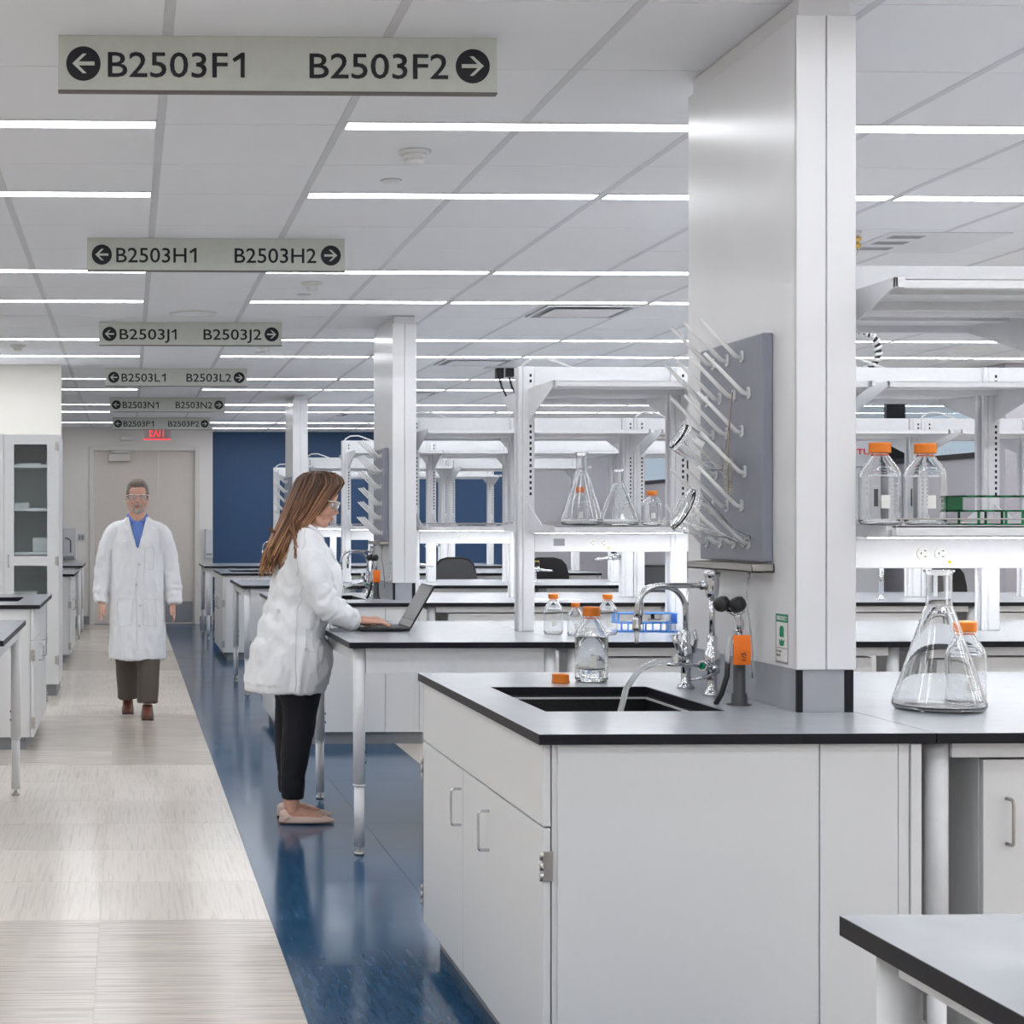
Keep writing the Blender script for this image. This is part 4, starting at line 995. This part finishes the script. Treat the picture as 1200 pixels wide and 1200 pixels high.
tag(obj('ceiling_cable', MB().tube([(0, 0, 0), (.2, .0, .03), (.5, 0, .09), (.8, 0, .14)], .014, 8), 'rubber_black', None, (2.95, 8.95, 2.24)), 'black cable rising above the shelving behind the white pegs', 'cable')
# ------------------------------------------------------------------ people
class Flesh:
    """overlapping closed lofts and ellipsoids, fused into one continuous skin"""
    def __init__(s): s.m = MB()
    def ell(s, c, r, rot=None, n=20):
        mt = Matrix.Translation(c)@(rot or Matrix())@Matrix.Diagonal((*r, 1)); bmesh.ops.create_uvsphere(s.m.bm, u_segments=n, v_segments=n*2//3, radius=1, matrix=mt); return s
    def limb(s, pts, rs, n=16, sub=4):
        P = [Vector(p) for p in pts]; out = []; R = []
        for i in range(len(P)-1):
            p0 = P[max(i-1, 0)]; p1 = P[i]; p2 = P[i+1]; p3 = P[min(i+2, len(P)-1)]
            for k in range(sub):
                t = k/sub; out.append(.5*((2*p1)+(p2-p0)*t+(2*p0-5*p1+4*p2-p3)*t*t+(3*p1-p0-3*p2+p3)*t**3)); R.append(rs[i]+(rs[i+1]-rs[i])*(t*t*(3-2*t)))
        out.append(P[-1]); R.append(rs[-1]); s.m.tube(out, R, n); return s
    def rings(s, R, n=32, e=2.0):
        """R = [(cx, cy, z, ax, by)] horizontal superellipses, closed both ends"""
        rr = []
        for cx, cy, z, ax, by in R:
            L = []
            for i in range(n):
                t = 2*pi*i/n; c, q = cos(t), sin(t)
                L.append(s.m.bm.verts.new((cx+ax*math.copysign(abs(c)**(2/e), c), cy+by*math.copysign(abs(q)**(2/e), q), z)))
            rr.append(L)
        for A, B in zip(rr, rr[1:]):
            for i in range(n): s.m.bm.faces.new((A[i], A[(i+1)%n], B[(i+1)%n], B[i]))
        s.m.bm.faces.new(rr[0][::-1]); s.m.bm.faces.new(rr[-1]); return s
    def fuse(s, name, m, parent, vox=.006, smooth=4, disp=None, tf=None, sub=False):
        me = s.m.mesh(name); o = bpy.data.objects.new(name, me); COL.objects.link(o)
        r = o.modifiers.new('r', 'REMESH'); r.mode = 'VOXEL'; r.voxel_size = vox; r.use_smooth_shade = True
        k = o.modifiers.new('s', 'SMOOTH'); k.iterations = smooth; k.factor = .5
        bpy.context.view_layer.update()
        nm = bpy.data.meshes.new_from_object(o.evaluated_get(bpy.context.evaluated_depsgraph_get()))
        bpy.data.objects.remove(o); nm.name = name
        if disp:
            N = [v.normal.copy() for v in nm.vertices]
            for v, q in zip(nm.vertices, N): v.co += q*disp(v.co.copy(), q)
        if tf:
            for v in nm.vertices: v.co = tf@v.co
        nm.materials.clear(); nm.materials.append(M[m])
        for p in nm.polygons: p.use_smooth = True
        ob = bpy.data.objects.new(name, nm); COL.objects.link(ob); ob.parent = parent; return ob
def put(mb, name, m, parent, tf=None):
    o = obj(name, mb, m, parent)
    if tf: o.data.transform(tf)
    return o
def head_flesh(F, tf, man=False):
    """canonical head: face +x, eyes at z=0, chin -.115, crown +.12"""
    G = Flesh(); f = 1.0
    G.ell((-.012, 0, .035), (.094, .074, .086)); G.ell((.030, 0, -.025), (.060, .058, .080)); G.ell((.045, 0, .04), (.044, .060, .05))
    G.ell((.060, 0, -.098), (.026, .026 if man else .021, .018)); G.ell((.04, 0, -.085), (.045, .045 if man else .040, .03))
    for q in (-1, 1):
        G.limb([(-.005, q*.058, -.035), (.005, q*.055, -.075), (.055, q*.020, -.104)], [.020, .018, .014])
        G.ell((.076, q*.026, .016), (.014, .024, .007)); G.ell((.060, q*.038, -.032), (.026, .020, .024)); G.ell((.097, q*.010, -.037), (.009, .007, .007))
        e_ = 0 if man else .006
        G.ell((-.008, q*(.078-e_), -.008), (.018, .007, .030)); G.ell((-.014, q*(.084-e_*1.5), -.004), (.010, .005, .026))
    G.limb([(.082, 0, .012), (.096, 0, -.012), (.109, 0, -.033)], [.007, .008, .0105]); G.ell((.086, 0, -.060), (.010, .023, .006)); G.ell((.084, 0, -.071), (.010, .019, .007))
    G.ell((.078, 0, -.05), (.016, .025, .012))
    for v in G.m.bm.verts: v.co = tf@v.co
    # merge the geometry into F
    tmp = bpy.data.meshes.new('t'); G.m.bm.to_mesh(tmp); G.m.bm.free(); F.m.bm.from_mesh(tmp); bpy.data.meshes.remove(tmp)
def face_parts(root, tf, man=False, brow='hair_grey'):
    for q in (-1, 1):
        e = put(MB().sphere((.071, q*.030, .0), .0125, 16), 'eye', 'eye_white', root, tf)
        put(MB().sphere((.0805, q*.030, -.001), (.0035, .0055, .0055), 12), 'iris', 'iris', e, tf)
        put(MB().tube([(.086, q*.012, .018), (.086, q*.026, .023), (.074, q*.046, .018)], [.003, .0035, .0015], 6), 'eyebrow', brow, root, tf)
        put(MB().tube([(.0815, q*.018, .005), (.0835, q*.030, .009), (.075, q*.043, .003)], [.002, .0025, .001], 6), 'eyelid', 'skin' if not man else 'skin_man', root, tf)
    put(MB().tube([(.088, -.019, -.066), (.0965, -.006, -.062), (.0955, 0, -.063), (.0965, .006, -.062), (.088, .019, -.066)], [.001, .0032, .003, .0032, .001], 8).tube([(.088, -.018, -.067), (.094, 0, -.071), (.088, .018, -.067)], [.001, .004, .001], 8), 'lips', 'lips', root, tf)
def glasses(root, tf):
    m = MB()
    for q in (-1, 1):
        n = 8; a = []
        for i in range(n+1):
            t = radians(4+62*i/n); a.append((.012+.094*cos(t), q*.088*sin(t)))
        for i in range(n):
            z0, z1 = -.022, .022-.002*i
            v = [m.bm.verts.new(p) for p in ((a[i][0], a[i][1], z0+(.008 if i == 0 else 0)), (a[i+1][0], a[i+1][1], z0+.002*i), (a[i+1][0], a[i+1][1], z1), (a[i][0], a[i][1], z1))]; m.bm.faces.new(v)
    bmesh.ops.remove_doubles(m.bm, verts=m.bm.verts, dist=1e-4); bmesh.ops.solidify(m.bm, geom=m.bm.faces, thickness=.0016)
    g = put(m, 'safety_glasses', 'acrylic', root, tf)
    put(MB().tube([(.105, -.012, .021), (.085, -.056, .020), (.052, -.078, .012), (-.03, -.084, .004)], .0022, 6).tube([(.105, .012, .021), (.085, .056, .020), (.052, .078, .012), (-.03, .084, .004)], .0022, 6).tube([(.105, -.012, .021), (.108, 0, .018), (.105, .012, .021)], .0022, 6), 'frame', 'print_white', g, tf)
def hand_flesh(F, w, k, tips, thumb, pw=.040, up=(0, 0, 1), r=.0082):
    """w wrist, k centre of knuckles, tips = list of (mid, tip) per finger, across the palm; thumb = [pts]"""
    w, k = Vector(w), Vector(k); d = (k-w).normalized(); up = Vector(up); side = d.cross(up).normalized(); up = side.cross(d)
    F.limb([w-d*.05, w-d*.02, w], [.028, .026, .024])
    for q in (-.6, -.2, .2, .6): F.limb([w+side*q*pw*.5, w.lerp(k, .5)+side*q*pw*.85, k+side*q*pw], [.014, .0135, .0105])
    for i, (md, tp) in enumerate(tips):
        b = k+side*(-.66+.44*i)*pw; F.limb([b-d*.01, b+Vector(md)*.5, b+Vector(md), b+Vector(tp)], [r*1.12, r*1.05, r, r*.78], 10, 3)
    F.limb(thumb, [.013, .0115, .0095, .0075], 10, 3)

def folds(seed, amp, freq=9, zs=.35):
    def f(p, n):
        q = Vector((p.x*freq+seed, p.y*freq, p.z*freq*zs)); a = noise.noise(q)
        b = noise.noise(Vector((p.x*freq*2.3, p.y*freq*2.3+seed, p.z*freq*.9+p.x*4)))
        return amp*(1-abs(a)*2.4)*.5+amp*.35*b
    return f

# ---- the woman (faces +x); root at her feet
WX, WY = .80, 7.55
W_ = thing('person', 'woman with long brown hair in white lab coat and black trousers typing on laptop', 'person', (WX, WY, 0))
HT = Matrix.Translation((.108, 0, 1.531))@Matrix.Rotation(radians(17), 4, 'Y')
B = Flesh(); head_flesh(B, HT)
B.limb([(.085, 0, 1.50), (.065, 0, 1.43), (.045, 0, 1.36), (.04, 0, 1.25)], [.050, .047, .056, .09])
# arms inside sleeves up to the hands, legs inside trousers down to ankles: one skin
wr, wl = (.285, -.125, .962), (.285, .085, .962)
hand_flesh(B, wr, (.360, -.130, .958), [((.034, -.002, -.004), (.070, .002, -.022)), ((.038, 0, .0), (.080, .0, -.019)), ((.035, .001, .0), (.075, .002, -.019)), ((.028, .003, -.002), (.056, .006, -.020))][::-1], [(.300, -.100, .955), (.325, -.088, .948), (.350, -.082, .943), (.372, -.082, .938)], .034)
hand_flesh(B, wl, (.360, .075, .960), [((.034, -.002, -.004), (.070, -.002, -.022)), ((.038, 0, .004), (.082, .0, -.012)), ((.035, .001, .0), (.075, -.002, -.020)), ((.028, -.003, -.002), (.056, -.006, -.020))], [(.300, .062, .955), (.325, .048, .948), (.350, .042, .943), (.372, .040, .938)], .034)
B.limb([(.04, -.12, 1.32), (.125, -.20, 1.05), wr], [.05, .040, .026]); B.limb([(.04, .12, 1.32), (.12, .20, 1.05), wl], [.05, .040, .026])
for q, dx in ((-1, .0), (1, .006)):
    y = q*.085
    B.limb([(.0, q*.07, .87), (.005, q*.075, .5), (-.022, y, .24)], [.06, .045, .034]); B.limb([(-.022, y, .25), (-.022+dx, y, .13), (-.022+dx, y, .09), (-.022+dx, y, .055)], [.034, .036, .034, .034])
    B.limb([(-.045+dx, y, .035), (0+dx, y, .045), (.07+dx, y, .030), (.14+dx, y, .018)], [.028, .032, .028, .016])
B.rings([(.02, 0, .86, .08, .13), (.04, 0, 1.2, .07, .12), (.04, 0, 1.32, .045, .10)])
skin = B.fuse('body', 'skin', W_, .0038, 3)
face_parts(W_, HT, brow='iris'); glasses(W_, HT)
# trousers
P = Flesh()
for q, dx, kx in ((-1, 0, .012), (1, .0, -.012)):
    y = q*.08
    P.limb([(.015, q*.05, .80), (.015, q*.07, .68), (.002+kx, y, .50), (-.012+kx*.6, y, .36), (-.018, y, .22), (-.018, y, .118)], [.10, .112, .078, .070, .058, .052], 20)
P.ell((.01, 0, .78), (.12, .13, .10))
P.fuse('trousers', 'trousers_black', W_, .007, 4, folds(3, .004, 14, 1.5))
# flats
for q, dx in ((-1, .0), (1, .006)):
    y = q*.085; S = Flesh()
    S.rings([(.040+dx, y, .004, .122, .034), (.042+dx, y, .012, .128, .040), (.030+dx, y, .026, .116, .039), (.006+dx, y, .038, .086, .036)], 32, 1.9)
    S.limb([(-.045+dx, y, .03), (-.060+dx, y, .050), (-.066+dx, y, .064)], [.034, .026, .016]); S.limb([(.06+dx, y, .026), (.12+dx, y, .018), (.178+dx, y, .012)], [.028, .022, .009])
    def cut(p, n, y=y, dx=dx): return 0
    sh = S.fuse('flat_shoe', 'shoe_nude', W_, .004, 3)
    # low heel block
    put(MB().box(-.085+dx, -.045+dx, y-.022, y+.022, .0, .008, .003), 'heel', 'shoe_brown', sh)
# lab coat: torso and sleeves as one cloth surface
C = Flesh()
C.rings([(-.048, 0, .625, .186, .215), (-.045, 0, .66, .190, .215), (-.022, 0, .752, .193, .208), (-.020, 0, .834, .180, .198), (-.020, 0, .875, .150, .192), (-.018, 0, .925, .150, .188), (.006, 0, .96, .160, .182), (.045, 0, 1.043, .165, .172), (.058, 0, 1.12, .165, .17), (.058, 0, 1.20, .150, .170), (.047, 0, 1.29, .116, .165), (.042, 0, 1.345, .088, .135), (.042, 0, 1.385, .070, .09), (.046, 0, 1.405, .058, .064)], 48, 2.15)
C.limb([(.04, -.07, 1.355), (.04, -.135, 1.325), (.058, -.180, 1.23), (.090, -.210, 1.115), (.130, -.205, 1.04), (.205, -.165, .99), (.275, -.126, .965)], [.05, .060, .066, .062, .060, .052, .042], 20)
C.limb([(.04, .07, 1.355), (.04, .135, 1.325), (.058, .180, 1.23), (.090, .210, 1.115), (.130, .200, 1.04), (.205, .145, .99), (.272, .090, .965)], [.05, .060, .066, .062, .060, .052, .042], 20)
def coatfold(p, n):
    f = folds(11, .020, 9, .35)(p, n)+folds(23, .011, 17, .6)(p, n); e = 0
    if p.y < -.12 and p.z < 1.15 and p.x > .08:      # creases round the bent elbow
        e = .0035*sin((p.x*1.0-p.z*.9)*80+noise.noise(p*12)*5)
    if p.z > 1.3: f *= .35
    if p.z < .66: f *= .6
    g = .006*sin(p.z*60+p.x*26+2.5*noise.noise(p*7))*max(0, 1-abs(p.z-1.0)/.16)*(1 if p.x < .05 else .3)
    return f+e+g
ct = C.fuse('lab_coat', 'coat_cloth', W_, .0065, 3, coatfold)
# collar, front edge, seams, half belt, buttons, pocket, cuffs as stitched-on strips
col = Flesh(); col.limb([(-.03, 0, 1.425), (-.01, -.052, 1.425), (.05, -.068, 1.415), (.105, -.055, 1.375), (.135, -.02, 1.335)], [.012, .013, .013, .012, .010], 10); col.limb([(-.03, 0, 1.425), (-.01, .052, 1.425), (.05, .068, 1.415), (.105, .055, 1.375), (.135, .02, 1.335)], [.012, .013, .013, .012, .010], 10)
col.fuse('collar', 'coat_cloth', ct, .005, 3)
from mathutils.bvhtree import BVHTree
def surf_strip(ob, pts, r, name, m, off=.001, flat=.4):
    me = ob.data; bvh = BVHTree.FromPolygons([v.co for v in me.vertices], [p.vertices for p in me.polygons]); out = []
    P = [Vector(p) for p in pts]
    for i in range(len(P)-1):
        for k in range(6):
            q = P[i].lerp(P[i+1], k/6); loc, nn, _, _ = bvh.find_nearest(q); out.append(loc+nn*off)
    loc, nn, _, _ = bvh.find_nearest(P[-1]); out.append(loc+nn*off)
    return obj(name, MB().tube(out, r, 6), m, ob)
surf_strip(ct, [(.03, -.135, 1.40), (.03, -.20, 1.32), (-.02, -.21, 1.24), (-.05, -.19, 1.18)], .0016, 'armhole_seam', 'coat_seam', .0005)
surf_strip(ct, [(.0, -.19, 1.12), (-.01, -.2, .95), (-.02, -.22, .80), (-.03, -.24, .64)], .0016, 'side_seam', 'coat_seam', .0005)
surf_strip(ct, [(.12, -.04, 1.36), (.22, -.03, 1.18), (.23, -.02, 1.05), (.2, -.02, .9), (.19, -.02, .75), (.17, -.02, .65)], .0022, 'front_edge', 'coat_seam', .001)
surf_strip(ct, [(.235, -.17, 1.02), (.262, -.17, .975), (.262, -.15, .925), (.262, -.09, .925), (.262, -.08, .975), (.25, -.10, 1.01)], .0018, 'cuff_seam', 'coat_seam', .0005)
hx = [(.057-.02, -.3, .925), (.057-.02, -.3, .835), (.068, -.3, .820), (.085, -.3, .835), (.085, -.3, .925)]
surf_strip(ct, [(p[0], -.21, p[2]) for p in hx], .0015, 'pocket_flap_seam', 'coat_seam', .0005)
def button_on(ob, p, nm='button', r=.008):
    me = ob.data; bvh = BVHTree.FromPolygons([v.co for v in me.vertices], [q.vertices for q in me.polygons]); loc, nn, _, _ = bvh.find_nearest(Vector(p))
    return obj(nm, MB().cyl(loc-nn*.001, loc+nn*.004, r, n=16), 'button', ob)
button_on(ct, (.063, -.25, .842), r=.0095); button_on(ct, (-.11, -.2, 1.02), r=.009)
# hair: a mass of long locks falling down her back
HR = [(552.5, 364, 384, .028), (555, 356, 392, .05), (560, 349, 400, .070), (567, 345, 402.5, .082), (576, 341, 396, .086), (586, 337, 388, .093), (596, 333, 381, .094), (606, 329, 372, .089), (616, 325, 362, .094), (630, 318, 353, .104), (645, 312, 346, .108), (658, 308, 339, .10), (670, 306, 332, .075)]
def HX(u): return .18+(u-194)*.004091-WX
def HZ(v): return 1.41-(v-616.3)*.004091
rings = [((HX(a)+HX(c))/2, 0, HZ(v), (HX(c)-HX(a))/2, b) for v, a, c, b in HR][::-1]
Hh = Flesh(); Hh.rings([(cx, cy, z+(.03 if i == 0 else 0), (ax-.006)*(.6 if i == 0 else .9 if i == 1 else 1), (by-.006)*(.6 if i == 0 else .9 if i == 1 else 1)) for i, (cx, cy, z, ax, by) in enumerate(rings)], 40, 3.2)
LK = []
def ring_at(t):
    k = min(int(t), len(R2)-2); f = t-k; a, c = R2[k], R2[k+1]; return [a[i]+(c[i]-a[i])*f for i in range(5)]
R2 = rings[::-1]
hair_mass = Hh.fuse('hair', 'hair_grey', W_, .007, 3, lambda p, n: .0035*sin(math.atan2(p.y, p.x+.25*(p.z-1.5)-.08)*26+noise.noise(p*6)*4))
def hair_material():
    m = bpy.data.materials.new('hair_brown'); m.use_nodes = True; nt = m.node_tree; b = nt.nodes['Principled BSDF']
    at = nt.nodes.new('ShaderNodeAttribute'); at.attribute_name = 'tone'; cr = nt.nodes.new('ShaderNodeValToRGB')
    e = cr.color_ramp; e.elements[0].color = (.028, .014, .008, 1); e.elements[1].color = (.66, .36, .17, 1); k = e.elements.new(.45); k.color = (.15, .065, .033, 1); k = e.elements.new(.75); k.color = (.34, .16, .075, 1)
    nt.links.new(at.outputs['Fac'], cr.inputs[0]); nt.links.new(cr.outputs[0], b.inputs['Base Color']); b.inputs['Roughness'].default_value = .42; b.inputs['Anisotropic'].default_value = .5
    M['hair_brown'] = m
hair_material(); hair_mass.data.materials.clear(); hair_mass.data.materials.append(M['hair_brown'])
def set_tone(me, fn):
    a = me.attributes.new('tone', 'FLOAT', 'POINT')
    for i, v in enumerate(me.vertices): a.data[i].value = fn(i, v.co)
set_tone(hair_mass.data, lambda i, p: .25+.3*noise.noise(Vector((p.x*30+p.z*14, p.y*30, p.z*3))))
lm = MB(); tones = []; rnd = random.Random(5)
for k in range(560):
    th = rnd.uniform(0, 2*pi); t0 = rnd.uniform(.2, 2.0); t1 = rnd.uniform(9.6, 12.3); depth = rnd.uniform(.90, 1.03); wob = rnd.uniform(-.10, .10); tone = min(1, max(0, rnd.gauss(.45, .22)))
    if rnd.random() < .15: t1 = rnd.uniform(6, 10)
    pts = []; rr = []; N = 16; ph = rnd.uniform(0, 6); dz = rnd.uniform(-.03, .02)
    for i in range(N+1):
        t = min(t0+(t1-t0)*i/N, len(R2)-1.001); cx, cy, z, ax, by = ring_at(t); a = th+wob*(i/N)
        curl = .006*max(0, t-9)*sin(t*2.2+ph)
        ca, sa = cos(a), sin(a); pts.append((cx+ax*depth*math.copysign(abs(ca)**.65, ca)+curl, cy+by*depth*math.copysign(abs(sa)**.65, sa)+curl*.6, z+(dz*(i/N)**3))); rr.append(.0042*(1 if 0 < i < N else .35)*(1-.35*(i/N)))
    n0 = len(lm.bm.verts); lm.tube(pts, rr, 5); tones.append((n0, len(lm.bm.verts), tone))
for k in range(26):    # loose ends, wisps, the lock in front of the shoulder
    x0, z0 = HX(rnd.uniform(335, 350)), HZ(rnd.uniform(608, 625)); y = -rnd.uniform(.08, .112); e = HX(rnd.uniform(340, 348)); z1 = HZ(rnd.uniform(640, 653))
    n0 = len(lm.bm.verts); lm.tube([(x0, y, z0), ((x0+e)/2+.004, y-.045, (z0+z1)/2), (e, y-.075, z1), (e+.014, y-.08, z1-.006+rnd.uniform(-.004, .006))], [.0035, .0035, .0028, .0008], 5); tones.append((n0, len(lm.bm.verts), rnd.uniform(.3, .6)))
for k in range(8):
    n0 = len(lm.bm.verts); a = rnd.uniform(-.01, .01); lm.tube([(HX(323), -.05+a, HZ(625)), (HX(318), -.06+a, HZ(620+k*.6)), (HX(314.5), -.06, HZ(617+k*.7)), (HX(315), -.05, HZ(611+k*.4))], [.002, .002, .0015, .0006], 4); tones.append((n0, len(lm.bm.verts), .35))
me = lm.mesh('hair_locks') if False else None
lm.bm.verts.ensure_lookup_table(); bmesh.ops.recalc_face_normals(lm.bm, faces=lm.bm.faces); me = bpy.data.meshes.new('hair_locks'); lm.bm.to_mesh(me); lm.bm.free(); me.materials.append(M['hair_brown'])
tv = [0]*len(me.vertices)
for a, c, v in tones:
    for i in range(a, c): tv[i] = v
set_tone(me, lambda i, p: min(1, max(0, tv[i]-.30*max(0, (p.z-1.53)/.12)+.22*max(0, (1.50-p.z)/.22))))
hl = bpy.data.objects.new('hair_locks', me); COL.objects.link(hl); hl.parent = hair_mass; hl['kind'] = 'stuff'

# ---- the man (walks towards the camera)
MX, MY = .071, 11.82
M_ = thing('person', 'bearded grey-haired man with glasses walking down the aisle in long white lab coat', 'person', (MX, MY, 0), -pi/2)
HM = Matrix.Translation((.035, 0, 1.628))@Matrix.Rotation(radians(4), 4, 'Y')@Matrix.Scale(1.04, 4)
B = Flesh(); head_flesh(B, HM, True)
B.limb([(.02, 0, 1.59), (.01, 0, 1.52), (0, 0, 1.45), (0, 0, 1.30)], [.062, .060, .07, .11])
for q in (-1, 1):
    w0 = (.045, q*.268, .835); k0 = (.06, q*.272, .765); s_ = -q
    hand_flesh(B, w0, k0, [((.006, 0, -.034), (.024, s_*.004, -.062)), ((.006, 0, -.038), (.026, s_*.004, -.066)), ((.006, 0, -.035), (.025, s_*.005, -.060)), ((.006, 0, -.028), (.022, s_*.006, -.046))], [(.055, s_*.015+q*.268, .815), (.085, s_*.022+q*.268, .79), (.10, s_*.020+q*.268, .765), (.105, s_*.016+q*.268, .745)], .036, up=(0, q, 0), r=.0102)
    B.limb([(0, q*.17, 1.38), (-.02, q*.25, 1.10), w0], [.05, .045, .028])
B.rings([(0, 0, .80, .10, .16), (0, 0, 1.1, .10, .15), (0, 0, 1.38, .09, .16), (0, 0, 1.44, .06, .10)])
for q, fx in ((1, 1), (-1, -1)): B.limb([(0, q*.09, .85), (.09*fx, q*.085, .45), (.17*fx, q*.075, .10)], [.08, .055, .045])
B.fuse('body', 'skin_man', M_, .005, 3)
face_parts(M_, HM, True, 'hair_grey'); glasses(M_, HM)
hm = Flesh(); hm.ell((-.016, 0, .045), (.100, .080, .086)); hm.ell((.012, 0, .092), (.078, .062, .036)); hm.ell((-.06, 0, -.01), (.045, .068, .05))
for q in (-1, 1): hm.ell((.0, q*.073, .018), (.026, .010, .030))
hm.fuse('hair', 'hair_grey', M_, .005, 2, lambda p, n: .002*noise.noise(p*90), HM)
bd = Flesh(); bd.ell((.066, 0, -.098), (.026, .030, .022)); bd.limb([(.085, -.026, -.058), (.097, 0, -.050), (.085, .026, -.058)], [.006, .008, .006])
for q in (-1, 1): bd.limb([(.084, q*.026, -.058), (.078, q*.030, -.078), (.070, q*.024, -.095)], [.007, .008, .012]); bd.limb([(.06, q*.03, -.100), (.03, q*.052, -.075), (.005, q*.066, -.03)], [.010, .007, .005])
bd.fuse('beard', 'beard', M_, .0035, 1, lambda p, n: .0012*noise.noise(p*160), HM)
# shirt collar and front
sc = Flesh(); sc.rings([(.006, 0, 1.20, .125, .10), (.006, 0, 1.34, .104, .10), (.004, 0, 1.42, .078, .085), (.0, 0, 1.455, .066, .072)], 32)
sc.limb([(-.05, 0, 1.50), (-.03, -.06, 1.495), (.035, -.066, 1.475), (.075, -.030, 1.44)], [.012, .013, .014, .010]); sc.limb([(-.05, 0, 1.50), (-.03, .06, 1.495), (.035, .066, 1.475), (.075, .030, 1.44)], [.012, .013, .014, .010])
sc.fuse('shirt', 'shirt_blue', M_, .006, 2)
# coat with open V at the neck
C = Flesh()
C.rings([(.01, 0, .426, .225, .205), (.01, 0, .46, .222, .203), (.006, 0, .70, .185, .203), (0, 0, .95, .158, .198), (0, 0, 1.12, .150, .188), (0, 0, 1.30, .135, .180), (0, 0, 1.38, .112, .165), (-.005, 0, 1.425, .085, .125), (-.01, 0, 1.465, .06, .09), (-.012, 0, 1.485, .05, .072)], 48, 2.2)
for q in (-1, 1): C.limb([(0, q*.09, 1.40), (-.005, q*.172, 1.365), (-.01, q*.218, 1.27), (-.018, q*.246, 1.13), (.005, q*.264, .98), (.04, q*.272, .835)], [.055, .062, .062, .059, .057, .053], 20)
def mfold(p, n):
    f = folds(31, .018, 8, .25)(p, n)+folds(5, .009, 16, .5)(p, n)
    if p.x > .03 and p.z > 1.25:    # open front above the top button
        w = (p.z-1.25)*.36
        if abs(p.y) < w+.010: f -= .055*min(1, (w+.010-abs(p.y))/.016)
    e = .0028*sin(p.z*55+noise.noise(p*9)*7) if abs(p.y) > .21 and p.z < 1.15 else 0
    return f*(.5 if p.z > 1.3 else 1)+e
mc = C.fuse('lab_coat', 'coat_cloth', M_, .0065, 3, mfold)
for q in (-1, 1):
    lp = MB(); lp.prism([(q*.008, 1.255), (q*.030, 1.245), (q*.112, 1.385), (q*.092, 1.395), (q*.105, 1.42), (q*.078, 1.478), (q*.066, 1.475)], .0, .006, 'x'); o = lp
    bmesh.ops.subdivide_edges(o.bm, edges=list(o.bm.edges), cuts=4, use_grid_fill=True)
    me_ = mc.data; bvh = BVHTree.FromPolygons([v.co for v in me_.vertices], [p.vertices for p in me_.polygons])
    for v in o.bm.verts:
        d0 = v.co.x; h_ = bvh.ray_cast(Vector((.5, v.co.y if abs(v.co.y) > (v.co.z-1.25)*.36+.016 else math.copysign((v.co.z-1.25)*.36+.016, q), v.co.z)), Vector((-1, 0, 0)))
        v.co.x = (h_[0].x if h_[0] else .05)+d0+.002
    obj('lapel', o, 'coat_cloth', mc)
surf_strip(mc, [(.2, -.004, 1.15), (.2, -.004, .9), (.2, -.004, .6), (.2, -.004, .43)], .0022, 'front_edge', 'coat_seam', .001)
for z in (1.13, .98, .83, .68): button_on(mc, (.25, .012, z), r=.009)
for (y0_, y1_, z0_, z1_) in ((.05, .16, 1.10, 1.25), (.04, .17, .68, .88), (-.17, -.04, .68, .88)):
    surf_strip(mc, [(.2, y0_, z1_), (.2, y0_, z0_), (.2, (y0_+y1_)/2, z0_-.006), (.2, y1_, z0_), (.2, y1_, z1_), (.2, y0_, z1_)], .0016, 'pocket_seam', 'coat_seam', .0005)
P = Flesh()
for q, fx in ((1, 1), (-1, -1)): P.limb([(0, q*.08, .86), (.05*fx, q*.088, .66), (.10*fx, q*.085, .47), (.145*fx, q*.078, .28), (.175*fx, q*.072, .105)], [.11, .098, .086, .080, .076], 20)
P.ell((0, 0, .84), (.12, .16, .12)); P.fuse('trousers', 'trousers_brown', M_, .007, 3, folds(7, .007, 9, .5))
for q, fx in ((1, .19), (-1, -.19)):
    S = Flesh(); y = q*.072; hz = 0 if q > 0 else .0
    S.rings([(fx+.05, y, 0, .142, .046), (fx+.05, y, .012, .145, .048), (fx+.045, y, .035, .135, .044), (fx+.02, y, .06, .095, .040), (fx-.01, y, .09, .062, .038)], 32, 2.2)
    sh = S.fuse('leather_shoe', 'shoe_brown', M_, .005, 2)
    put(MB().box(fx-.09, fx+.19, y-.043, y+.043, 0, .010, .004), 'sole', 'rubber_black', sh)
    lc = MB()
    for i in range(4): lc.tube([(fx+.035+i*.018, y-.022, .062-i*.003), (fx+.040+i*.018, y, .070-i*.003), (fx+.035+i*.018, y+.022, .062-i*.003)], .0025, 6)
    obj('laces', lc, 'shoe_brown', sh)
